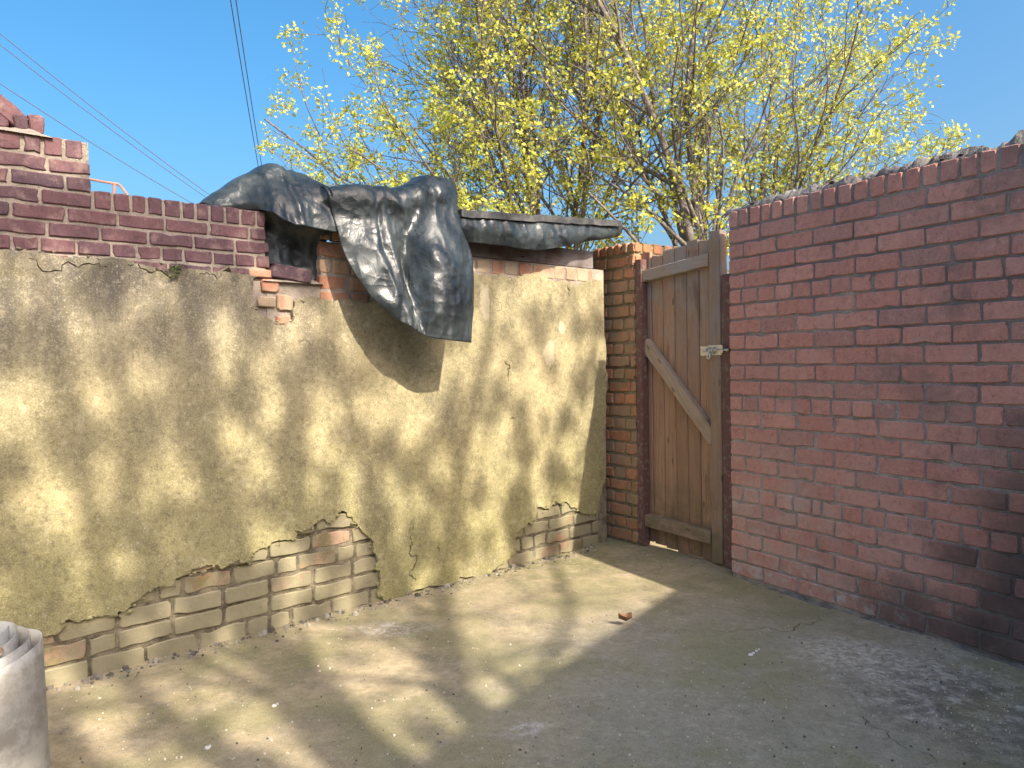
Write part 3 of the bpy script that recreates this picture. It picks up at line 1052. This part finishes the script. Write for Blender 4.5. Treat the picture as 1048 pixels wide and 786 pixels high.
def cloth(name, net, nu, nv, amp, seed, parent, mat, sharp=1.0):
    P = [[p if isinstance(p, Vector) else W(*p) for p in row] for row in net]
    grid = []
    for i in range(nv + 1):
        v = i / nv
        rows = []
        for jc in range(len(P[0])):
            rows.append(catmull([P[k_][jc] for k_ in range(len(P))], v))
        grid.append([catmull(rows, j / nu) for j in range(nu + 1)])
    vs = []; fs = []
    for i in range(nv + 1):
        for j in range(nu + 1):
            p = grid[i][j]
            du = grid[i][min(j + 1, nu)] - grid[i][max(j - 1, 0)]
            dv = grid[min(i + 1, nv)][j] - grid[max(i - 1, 0)][j]
            n_ = du.cross(dv)
            n_ = n_.normalized() if n_.length > 1e-9 else nL
            if n_.dot(nL) < 0: n_ = -n_
            s = (p - A).dot(tL); z = p.z
            q = Vector((s * 7 + seed, z * 2.6, seed))
            w1 = Vector((noise.noise(q * .8), noise.noise(q * .8 + Vector((5, 2, 1))), 0))
            r_ = 1 - abs(noise.noise(q * 1.1 + w1 * .9)) * 2.2
            r2_ = 1 - abs(noise.noise(q * 2.6 + w1 * 1.6 + Vector((9, 9, 2)))) * 2.2
            r3_ = noise.noise(q * 6 + w1 * 2)
            h = amp * (1.25 * r_ * sharp + .6 * r2_ + .14 * r3_)
            edge = .55 + .45 * min(1, 4 * min(j / nu, 1 - j / nu))
            vs.append(p + n_ * h * edge)
    for i in range(nv):
        for j in range(nu):
            a = i * (nu + 1) + j
            fs.append((a, a + 1, a + nu + 2, a + nu + 1))
    o_ = mesh_obj(name, vs, fs, mat, parent, smooth=True)
    so_ = o_.modifiers.new('thick', 'SOLIDIFY'); so_.thickness = .0025
    return o_


def back(row, d, dz=0.0):
    return [LW((W(*p) - A).dot(tL), W(*p).z + dz, d) for p in row]


r1_ = [(331, 194, .10), (360, 193, .125), (395, 195, .13), (423, 196, .14), (441, 182, .16), (461, 186, .145)]
netA = [back(r1_, -.5, -.02), back(r1_, -.2, .012), r1_,
        [(341, 224, .12), (368, 225, .15), (398, 228, .17), (417, 236, .15), (444, 222, .24), (468, 222, .20)],
        [(354, 264, .16), (380, 262, .2), (404, 266, .21), (414, 276, .18), (450, 262, .31), (481, 262, .25)],
        [(376, 298, .21), (393, 302, .25), (410, 306, .26), (424, 314, .25), (454, 308, .345), (484, 306, .29)],
        [(397, 319, .25), (410, 329, .28), (421, 337, .29), (434, 344, .29), (457, 348, .34), (481, 351, .325)]]
cloth('hanging_flap', netA, 110, 120, .013, 1.7, tp, M_TARP)
rB = [(205, 210, -.2), (238, 189, -.16), (276, 171, -.12), (302, 179, -.1), (320, 187, -.02), (335, 193, .10)]
netB = [back(rB, -.9, -.16), back(rB, -.5, -.03), rB,
        [(218, 212, -.12), (250, 204, -.06), (276, 195, .0), (302, 203, .07), (322, 210, .10), (340, 214, .11)],
        [(235, 216, -.1), (262, 214, -.03), (279, 219, .05), (296, 229, .11), (322, 234, .12), (349, 239, .13)]]
cloth('folded_hump', netB, 90, 80, .011, 5.2, tp, M_TARP)
netD = [[(262, 210, -.06), (285, 215, -.03), (312, 225, .0), (345, 230, .02)],
        [(270, 236, -.10), (290, 244, -.07), (312, 250, -.06), (332, 250, -.03)],
        [(266, 262, -.05), (292, 268, -.08), (308, 272, -.08), (324, 270, -.06)],
        [(268, 284, -.06), (292, 288, -.07), (308, 291, -.07), (326, 290, -.06)]]
cloth('tucked_sheet', netD, 36, 30, .012, 8.8, tp, M_TARP)
rC = [(456, 219, .135), (505, 222, .135), (555, 225, .135), (600, 228, .135), (636, 230, .13)]
netC = [rC,
        [(464, 230, .15), (508, 236, .155), (556, 241, .155), (604, 240, .145), (635, 238, .13)],
        [(476, 247, .12), (513, 251, .13), (550, 256, .145), (594, 248, .13), (631, 242, .11)]]
cloth('edge_strip', netC, 120, 30, .009, 12.3, tp, M_TARP, .8)

# ------------------------------------------------------------------ rusty pipe, weed
pp = thing('bent_pipe', W(115, 196, -.2), 'thin rusty bent pipe sticking up behind the dark red brick wall top', 'pipe')
m_ = MB()
m_.tube([W(90, 183, -.22), W(100, 185, -.22), (W(117, 188, -.22)), W(121, 188.5, -.22), W(124, 191, -.2), W(131, 200, -.17)], .0055, 8)
m_.obj('pipe_bend', M_RUST, pp)
m_ = MB(); m_.tube([W(117, 188, -.22), W(116.5, 198, -.22), W(116, 205, -.22)], .0065, 8); m_.obj('pipe_leg', M_RUST, pp)


def leaf_faces(P, nrm, up, L, w):
    n_ = nrm.normalized(); u_ = (up - n_ * up.dot(n_))
    if u_.length < 1e-5: u_ = n_.orthogonal()
    u_.normalize(); r_ = u_.cross(n_)
    return [P, P + u_ * L * .45 + r_ * w / 2 + n_ * L * .05, P + u_ * L, P + u_ * L * .45 - r_ * w / 2 + n_ * L * .05]


wd = thing('small_weed', W(178, 276, .03), 'small green weed rooted on the ledge above the render', 'weed')
m_ = MB()
for i in range(26):
    p0 = W(179 + random.gauss(0, 4), 275 + random.gauss(0, 3), .035 + random.uniform(-.01, .02))
    dr = Vector((random.gauss(0, 1), random.gauss(0, 1), random.gauss(.2, .7))) + nL * .8
    m_.add(leaf_faces(p0, Vector((random.gauss(0, .5), random.gauss(0, .5), 1)), dr, random.uniform(.018, .034), .013), [(0, 1, 2, 3)], r1=random.random(), r2=random.random())
m_.obj('leaves', M_WEED, wd)
m_ = MB()
for i in range(4):
    m_.tube([W(179, 278, .018), W(179 + random.gauss(0, 4), 275 + random.gauss(0, 2), .035)], .0015, 5)
m_.obj('stem', M_WEED, wd)

# ------------------------------------------------------------------ rolled vinyl sheet
rc0 = Vector((-1.545, 2.2, 0))
rl = thing('rolled_sheet', rc0, 'upright roll of dirty white vinyl sheet standing at the edge of the concrete', 'roll')
m_ = MB()
turns = 3.3; n_ = 190; nz = 10
vs = []; fs = []
for i in range(n_ + 1):
    t = i / n_
    a = t * turns * 2 * math.pi - 1.35
    r_ = .168 - .088 * t + .004 * math.sin(a * 2.3)
    ztop = .425 + .085 * t + .014 * math.sin(a - .4) + .035 * max(0, math.cos(a - .35)) * (1 - t)
    for j in range(nz + 1):
        vv = j / nz
        rr = r_ * (1 + .04 * (vv - .5) + .010 * noise.noise(Vector((a * .7, vv * 3, 2))))
        vs.append(rc0 + Vector((math.cos(a) * rr - .02 * vv, math.sin(a) * rr, -.01 + vv * ztop)))
for i in range(n_):
    for j in range(nz):
        a = i * (nz + 1) + j
        fs.append((a, a + nz + 1, a + nz + 2, a + 1))
m_.add(vs, fs)
ro_ = m_.obj('vinyl_sheet', M_VINYL, rl, smooth=True)
so_ = ro_.modifiers.new('thick', 'SOLIDIFY'); so_.thickness = .0035
for (a, zz) in ((-.55, .465), (-1.25, .445)):
    rr = .128
    c = rc0 + Vector((math.cos(a) * rr - .02, math.sin(a) * rr, zz))
    nrm = Vector((math.cos(a), math.sin(a), 0)); tt = Vector((-math.sin(a), math.cos(a), 0))
    e = MB(); e.tube([c + nrm * .006 + tt * (.011 * math.cos(q_)) + Z * (.011 * math.sin(q_)) for q_ in np.linspace(0, 2 * math.pi, 13)], .0035, 6, cap=False)
    e.obj('eyelet', M_EYE, rl)

# ------------------------------------------------------------------ overhead cables
for (p0, p1, Y0, Y1, lab) in (((-60, -15), (250, 224), 11, 17, 'upper of the close pair of overhead cables sloping down across the left sky'),
                              ((-60, -2), (250, 228), 11, 17, 'lower of the close pair of overhead cables sloping down across the left sky'),
                              ((-60, 45), (250, 237), 10.5, 16, 'single lowest overhead cable sloping down across the left sky'),
                              ((228, -50), (272, 212), 9, 16, 'left cable of the steep pair rising above the tarp'),
                              ((234, -50), (275, 212), 9.3, 16, 'right cable of the steep pair rising above the tarp')):
    P0, P1 = at(*p0, Y0), at(*p1, Y1)
    pts = [P0.lerp(P1, i / 24) - Z * (.10 * (1 - (2 * i / 24 - 1) ** 2)) for i in range(25)]
    m_ = MB(); m_.tube(pts, .0065, 6)
    tag(m_.obj('overhead_cable', M_CAB, smooth=True), lab, 'cable', 'overhead cables')


# ------------------------------------------------------------------ trees
def rnd_perp(d):
    v = Vector((random.gauss(0, 1), random.gauss(0, 1), random.gauss(0, 1)))
    v = v - d * v.dot(d)
    return v.normalized()


def limb(lines, P, d, L, r, lvl, prm, tips):
    """grow one curved limb and its side shoots"""
    n = prm['seg'][lvl]
    pts = [P.copy()]; rad = [r]
    d = d.normalized()
    p = P.copy()
    rend = r * prm['taper'][lvl]
    for i in range(n):
        d = (d + rnd_perp(d) * prm['wob'][lvl] + Vector((0, 0, prm['up'][lvl]))).normalized()
        p = p + d * (L / n)
        pts.append(p.copy()); rad.append(r + (rend - r) * (i + 1) / n)
    lines.append((pts, rad, lvl))
    if lvl + 1 < len(prm['seg']):
        m = prm['kids'][lvl]
        m = int(m * L / prm['ref'][lvl] + random.random())
        for c in range(m):
            t = prm['from'][lvl] + (1 - prm['from'][lvl]) * (c + random.random()) / m
            x = t * n; i = min(int(x), n - 1); f = x - i
            q = pts[i].lerp(pts[i + 1], f)
            dd = (pts[i + 1] - pts[i]).normalized()
            ang = R(random.uniform(*prm['ang'][lvl]))
            nd = dd * math.cos(ang) + rnd_perp(dd) * math.sin(ang)
            rr = (rad[i] + (rad[i + 1] - rad[i]) * f) * random.uniform(.45, .7)
            limb(lines, q, nd, L * random.uniform(*prm['len'][lvl]) * (1.15 - .5 * t), max(rr, .004), lvl + 1, prm, tips)
    if lvl >= prm['tiplvl']:
        k_ = prm['tipn'][lvl]
        for c in range(k_):
            t = 1 - (c / max(k_, 1)) * .75
            x = t * n; i = min(int(x), n - 1)
            tips.append(pts[i].lerp(pts[i + 1], x - i))


def leaf_mesh(name, tips, mat, parent, nleaf, rad, size, gappy=0.0):
    V, Fc, a1, a2 = [], [], [], []
    off = np.array(rootpos(parent))
    for tp_ in tips:
        tone = random.random() ** 1.0
        for c in range(random.randint(int(nleaf * .5), int(nleaf * 1.4))):
            o_ = Vector((random.gauss(0, 1), random.gauss(0, 1), random.gauss(0, .8))) * rad * .6
            s = size * random.uniform(.55, 1.25)
            q = leaf_faces(tp_ + o_, Vector((random.gauss(0, 1), random.gauss(0, 1), random.gauss(.4, .8))), o_ + Vector((0, 0, random.uniform(-.04, .04))) + rnd_perp(Z) * .01, s, s * .75)
            b_ = len(V); V += q; Fc.append((b_, b_ + 1, b_ + 2, b_ + 3))
            a1.append(min(1, max(0, tone * .7 + random.random() * .3))); a2.append(random.random())
    return mesh_obj(name, V, Fc, mat, parent, fattr={'r1': a1, 'r2': a2})


def wood_mesh(name, lines, mat, parent, sides=(8, 7, 6, 5, 4, 3)):
    m_ = MB()
    for pts, rad, lvl in lines:
        m_.tube(pts, rad, sides[min(lvl, len(sides) - 1)], cap=False)
    return m_.obj(name, mat, parent, smooth=True)


PRM = dict(seg=[8, 6, 5, 3], taper=[.35, .35, .4, .5], wob=[.13, .17, .2, .22], up=[.05, .06, .05, .03], kids=[9, 7, 1.6, 0], ref=[4.0, 1.6, .7, 1],
           ang=[(22, 50), (25, 55), (25, 60)], len=[(.35, .55), (.35, .55), (.3, .6)], tiplvl=2, tipn=[0, 0, 2, 0])
PRM['from'] = [.18, .15, .2]


def visible_tree(base, limbs, label, prm, lmat, nleaf, trunk_r, fork, rs, group):
    t = thing('maple_tree', base, label, 'tree', group)
    lines, tips = [], []
    F_ = base + fork
    lines.append(([base, base + fork * .5 + Vector((.03, .02, 0)), F_], [trunk_r * 1.2, trunk_r, trunk_r * .9], 0))
    for (tx, ty, dY, L, r) in limbs:
        tgt = at(tx, ty, F_.y + dY)
        d = (tgt - F_)
        limb(lines, F_ - Z * random.uniform(0, .5), d, d.length * L, r * rs, 0, prm, tips)
    # clipped back over the gardens: nothing grows past these bearings
    okb = lambda q: -.315 < (q.x / q.y) < .61 - .035 * max(0, min(1, (q.z - 3.2) / 1.0))
    cut = []
    for p_, r_, l_ in lines:
        n_ = next((i for i, q in enumerate(p_) if not okb(q)), len(p_))
        if n_ >= 2: cut.append((p_[:n_], [x * (1 - .75 * (i / (n_ - 1))) if n_ < len(p_) else x for i, x in enumerate(r_[:n_])], l_))
    lines = cut
    tips = [q for q in tips if okb(q)]
    wood_mesh('trunk', lines, M_BARK, t)
    tips = [q for q in tips if noise.noise(q * 1.3) + random.uniform(-.35, .35) > -.42]
    leaf_mesh('crown', tips, lmat, t, nleaf * 2.7, .08, .05)
    return t, len(tips), len(lines)


random.seed(21)
bA = at(565, 380, 10.5); bA.z = -.06
limbsA = [(310, 140, -.5, .82, .05), (330, 60, .6, .98, .06), (390, -20, -.8, 1.0, .065), (430, -90, .5, 1, .07), (490, -120, -.6, 1, .08), (540, -160, .9, 1, .08),
          (590, -170, -.5, 1, .08), (640, -140, .4, 1, .07), (660, -40, -1.2, .95, .06), (640, 120, -1.6, .9, .05), (460, 60, -1.6, .9, .055), (330, 195, .4, .8, .04),
          (380, 150, 1.2, .9, .045), (590, 90, -2.0, .8, .045), (520, 120, -1.9, .7, .04), (360, 100, -1.6, .95, .05), (680, 190, -1.2, .7, .035)]
ta = visible_tree(bA, limbsA, 'broad many-stemmed maple tree in yellow spring leaf behind the black tarp', PRM, M_LEAF, 9, .17, Vector((0, 0, 1.6)), .55, 'maple trees beyond the walls')
PRB = dict(PRM); PRB['kids'] = [7, 6, 1.5, 0]
bB = at(722, 380, 9.2); bB.z = -.06
limbsB = [(700, 140, 0, 1, .075), (690, 20, -.3, 1.05, .07), (715, -80, .5, 1, .075), (650, -60, .6, 1, .06), (655, 120, -.7, .85, .04), (760, -60, .3, 1, .05), (740, 90, -.5, .9, .04), (640, 200, -.9, .85, .035), (670, -20, 1.2, 1, .05)]
tb_ = visible_tree(bB, limbsB, 'maple tree with a forked grey trunk rising above the wooden gate', PRB, M_LEAF, 8, .13, Vector((-.06, 0, 1.35)), .85, 'maple trees beyond the walls')
bC = at(775, 380, 9.8); bC.z = -.06
limbsC = [(800, 60, 0, 1, .06), (820, -40, .3, 1, .06), (770, -20, -.3, 1, .05), (850, 20, .5, 1, .045), (940, 50, -.2, .85, .045), (900, 100, -.6, .85, .04), (985, 150, -.2, .93, .03), (985, 40, -.4, .9, .03), (905, 150, -.8, .9, .035), (850, 150, -.7, .85, .035), (780, 80, .8, .95, .04), (870, -30, 0.8, .9, .04)]
PRC = dict(PRM); PRC['kids'] = [8, 6, 1.6, 0]
tc_ = visible_tree(bC, limbsC, 'slender maple tree with pale spreading branches reaching over the red brick wall', PRC, M_LEAF2, 8, .10, Vector((.02, 0, 1.6)), .6, 'maple trees beyond the walls')

# the tree on the sunny side, out of the picture, whose shadow dapples the yard
random.seed(5)
TD = 11.0


def hit(x, y):
    """yard surface at photo pixel: the floor or the left wall, whichever is nearer"""
    w_ = W(x, y)
    return w_ if w_.z > 0 else G(x, y)


def up_at(x, y, t=TD):
    return hit(x, y) + SV * t


tbase = up_at(450, 790, TD) + Vector((.6, -1.2, 0)); tbase.z = -.06
sh = thing('shade_tree', tbase, 'large spring tree on the sunny side casting dappled shade into the yard', 'tree', None)
lines, tips = [], []
fork = Vector((tbase.x - .1, tbase.y + .1, 5.2))
lines.append(([Vector(tbase), (Vector(tbase) + fork) / 2 + Vector((.05, .1, 0)), fork], [.26, .22, .18], 0))
PS = dict(seg=[8, 6, 4, 3], taper=[.4, .4, .4, .5], wob=[.07, .12, .16, .2], up=[.02, .04, .03, .02], kids=[6, 5, 3, 0], ref=[3.0, 1.4, .7, 1],
          ang=[(25, 60), (25, 60), (30, 65)], len=[(.32, .5), (.35, .55), (.3, .6)], tiplvl=2, tipn=[0, 0, 2, 1])
PS['from'] = [.15, .15, .2]


def guided(pxs, r0, r1):
    P = [fork] + [up_at(*p, min(TD, 8.8 + .5 * i_)) for i_, p in enumerate(pxs)]
    n = 22
    pts = [catmull(P, i / n) for i in range(n + 1)]
    rad = [r0 + (r1 - r0) * i / n for i in range(n + 1)]
    lines.append((pts, rad, 0))
    L = sum((pts[i + 1] - pts[i]).length for i in range(n))
    for c in range(int(L * 1.5)):
        i = random.randint(4, n - 1)
        dd = (pts[i + 1] - pts[i]).normalized()
        ang = R(random.uniform(25, 65))
        limb(lines, pts[i], dd * math.cos(ang) + rnd_perp(dd) * math.sin(ang), random.uniform(.5, 1.3), min(rad[i] * .4, .03), 1, PS, tips)


guided([(400, 800), (330, 722), (268, 652), (235, 560), (205, 430), (190, 300), (180, 150)], .15, .045)
guided([(505, 745), (465, 690), (457, 640), (450, 600), (462, 520), (480, 430), (500, 330), (510, 200)], .085, .025)
guided([(500, 735), (462, 690), (432, 652), (420, 610), (380, 520), (350, 400), (330, 300), (320, 180)], .055, .02)
guided([(330, 830), (230, 775), (170, 735), (120, 660), (90, 520), (70, 400), (40, 280), (10, 150)], .08, .025)
guided([(560, 740), (560, 680), (585, 620), (570, 545), (560, 470), (590, 380), (580, 260)], .03, .014)
guided([(210, 850), (120, 800), (60, 740), (20, 600), (-20, 450), (-60, 300)], .06, .02)
guided([(370, 800), (300, 730), (240, 690), (150, 600), (130, 450), (110, 330), (100, 200)], .05, .02)
wood_mesh('trunk', lines, M_BARK, sh)
# gaps in the crown: rays of sun that reach the wall and floor
holes = []
for i in range(5000):
    x, y = random.uniform(-40, 650), random.uniform(235, 790)
    q_ = hit(x, y)
    lit = .45 if (x < 330 and y < 400) else (1.0 if x > 340 and y < 470 else .9)
    if random.random() > lit: continue
    rr = random.uniform(.048, .092) if q_.z > 0.01 else random.uniform(.08, .17)
    if any(((q_ - c) - SV * (q_ - c).dot(SV)).length < (rr + r2_) * (1.14 if q_.z > .01 else .95) for c, r2_ in holes): continue
    holes.append((q_, rr))
tips = [q_ for q_ in tips if not any(((q_ - c) - SV * (q_ - c).dot(SV)).length < r2_ + .03 for c, r2_ in holes)]
def on_floor(q_):
    f_ = q_ - SV * (q_.z / SV.z)
    return (f_ - A).dot(nL) > 0


tips = [q_ for q_ in tips if not (on_floor(q_) and random.random() < .85)]
nclu = 0
while nclu < 6200:
    x, y = random.uniform(-80, 680), random.uniform(200, 800)
    q_ = hit(x, y)
    if (q_.z < .01 and random.random() < (.97 if x > 480 else .75)) or (x > 330 and 240 < y < 430 and random.random() < .6): continue
    if any(((q_ - c) - SV * (q_ - c).dot(SV)).length < r2_ + .035 for c, r2_ in holes): continue
    tips.append(up_at(x, y, random.uniform(TD - 2.5, TD + .5))); nclu += 1
leaf_mesh('crown', tips, M_LEAF, sh, 6, .035, .055)

# ------------------------------------------------------------------ neighbouring house on the sunny side (out of the picture)
P1, P2 = G(695, 600), G(415, 786)
HE = 4.0
e1 = P1 + SV * (HE / SV.z); e2 = P2 + SV * (HE / SV.z)
ed = (e2 - e1).normalized(); ed.z = 0
en = Vector((-ed.y, ed.x, 0))
if en.dot(SV) < 0: en = -en
hs = thing('brick_house', Vector((e1.x, e1.y, 0)) + ed * 3 + en * 1.5, 'flat roofed brick house wing on the sunny side shading the yard floor', 'house')
Ph = lambda s, z, d: Vector((e1.x, e1.y, 0)) + ed * s + en * d + Z * z
m_ = MB(); m_.box(Ph, (-.02, -.06, .16), (7.0, HE - .14, 2.0)); m_.obj('wall', M_BR_R, hs)
m_ = MB(); m_.box(Ph, (-.05, HE - .14, 0), (7.2, HE, 2.2)); m_.obj('roof', M_FELT, hs)
m_ = MB(); m_.box(Ph, (3, 2.2, .14), (4.2, 3.5, .159)); wf = m_.obj('window', M_VINYL, hs)

# ------------------------------------------------------------------ debris on the floor
dl = thing('dry_leaf', G(640, 637), 'small brown curled dead leaf on the concrete at the edge of the shadow', 'leaf')
m_ = MB()
c = G(640, 637)
vs, fs = [], []
for i in range(7):
    for j in range(5):
        u_, v_ = i / 6 - .5, j / 4 - .5
        w_ = math.cos(u_ * math.pi) ** .7 if abs(u_) < .5 else 0
        vs.append(c + Vector((u_ * .065, v_ * .045 * w_, .006 + .10 * v_ * v_ + .03 * abs(u_) + .004 * noise.noise(Vector((u_ * 9, v_ * 9, 1))))))
for i in range(6):
    for j in range(4):
        a = i * 5 + j; fs.append((a, a + 5, a + 6, a + 1))
m_.add(vs, fs); m_.obj('leaf_blade', M_DRY, dl, smooth=True)
m_ = MB(); m_.tube([c + Vector((.03, 0, .012)), c + Vector((.045, .006, .012)), c + Vector((.058, .004, .004))], .0012, 5); m_.obj('leaf_stalk', M_DRY, dl)


def shard(c, r, flat, n=7):
    pts = [c + Vector((math.cos(2 * math.pi * i / n) * r * random.uniform(.5, 1.2), math.sin(2 * math.pi * i / n) * r * random.uniform(.4, 1.1), -.003)) for i in range(n)]
    tops = [p + Z * (flat * random.uniform(.6, 1.3) + .003) + (c - p) * random.uniform(.1, .3) for p in pts]
    fs = [tuple(range(n, 2 * n))] + [(i, (i + 1) % n, n + (i + 1) % n, n + i) for i in range(n)]
    return pts + tops, fs


for (x, y, r, lab) in ((768, 670, .026, 'white paint flake on the shaded concrete below the crack'), (774, 666, .018, 'smaller white flake beside the paint flake on the shaded concrete'),
                       (281, 722, .024, 'white flake on the dappled concrete left of the broad trunk shadow'), (668, 559, .0, None), (733, 541, .0, None),
                       (125, 686, .014, 'white chip at the foot of the rendered wall beside the brick base'), (212, 765, .018, 'pale sliver on the dappled concrete near the bottom edge')):
    if not lab: continue
    m_ = MB(); m_.add(*shard(G(x, y, -.008), r * .45, .003, 9)); m_.add(*shard(G(x + 3, y - 1.5, -.008), r * .3, .003, 7))
    tag(m_.obj('paint_flake', M_FLAKE), lab, 'flake', 'pale flakes on the concrete')
random.seed(31)
m_ = MB()
for i in range(3600):
    x = random.uniform(60, 1040); y = 555 + 230 * random.random() ** .8
    P_ = G(x, y)
    if (P_ - C0).dot(nR) > -.03 or (P_ - A).dot(nL) < .03: continue
    zone = math.exp(-((x - 950) / 160) ** 2 - ((y - 700) / 60) ** 2)
    if random.random() > .45 + .55 * zone: continue
    r_ = min(abs(random.gauss(0, .0022)) + .001, .005)
    P_.z = gz(P_.x, P_.y, 0).z
    v_, f_ = shard(P_, r_, r_ * .9, 5)
    m_.add(v_, f_, r1=random.random() ** .6)
tag(m_.obj('grit', M_GRIT), 'fine grit and chips scattered over the concrete', None, None, 'stuff')
# crumbled mortar along the foot of the rendered wall
m_ = MB()
for i in range(420):
    s = random.uniform(-.3, 3.25); d = abs(random.gauss(0, .05)) + .012
    P_ = LW(s, 0, d); P_.z = gz(P_.x, P_.y, 0).z
    r_ = abs(random.gauss(0, .006)) + .002
    v_, f_ = shard(P_, r_, r_ * .8, 6)
    m_.add(v_, f_, r1=random.uniform(.2, .62))
tag(m_.obj('crumbled_mortar', M_GRIT), 'crumbs of mortar along the foot of the rendered wall', None, None, 'stuff')

# ------------------------------------------------------------------ light, sky, camera
w = bpy.data.worlds.new('World'); SC.world = w; w.use_nodes = True
nt = w.node_tree
sky = nt.nodes.new('ShaderNodeTexSky'); sky.sky_type = 'NISHITA'; sky.sun_disc = False
sky.sun_elevation = SUN_EL; sky.sun_rotation = SUN_AZ
sky.air_density = .9; sky.dust_density = 6.5; sky.ozone_density = 3.0
bg = nt.nodes['Background']; bg.inputs[1].default_value = .122
hs_ = nt.nodes.new('ShaderNodeHueSaturation'); hs_.inputs['Saturation'].default_value = 1.38; hs_.inputs['Hue'].default_value = .488
nt.links.new(sky.outputs[0], hs_.inputs['Color']); nt.links.new(hs_.outputs[0], bg.inputs[0])
sl = bpy.data.lights.new('sun', 'SUN'); sl.energy = 3.5; sl.angle = R(.53); sl.color = (1, .89, .74)
so = bpy.data.objects.new('sun', sl); COL.objects.link(so)
so.rotation_euler = SV.to_track_quat('Z', 'Y').to_euler()
cam = bpy.data.cameras.new('camera'); co = bpy.data.objects.new('camera', cam); COL.objects.link(co)
cam.sensor_width = 36; cam.lens = 36 * FPX / 1048; cam.clip_end = 1000; cam.clip_start = .05
co.matrix_world = Matrix(((RT.x, UP.x, -FW.x, O.x), (RT.y, UP.y, -FW.y, O.y), (RT.z, UP.z, -FW.z, O.z), (0, 0, 0, 1)))
SC.camera = co
vs_ = SC.view_settings
vs_.view_transform = 'Standard'; vs_.look = 'None'; vs_.exposure = 1.4; vs_.gamma = 1; vs_.use_curve_mapping = False
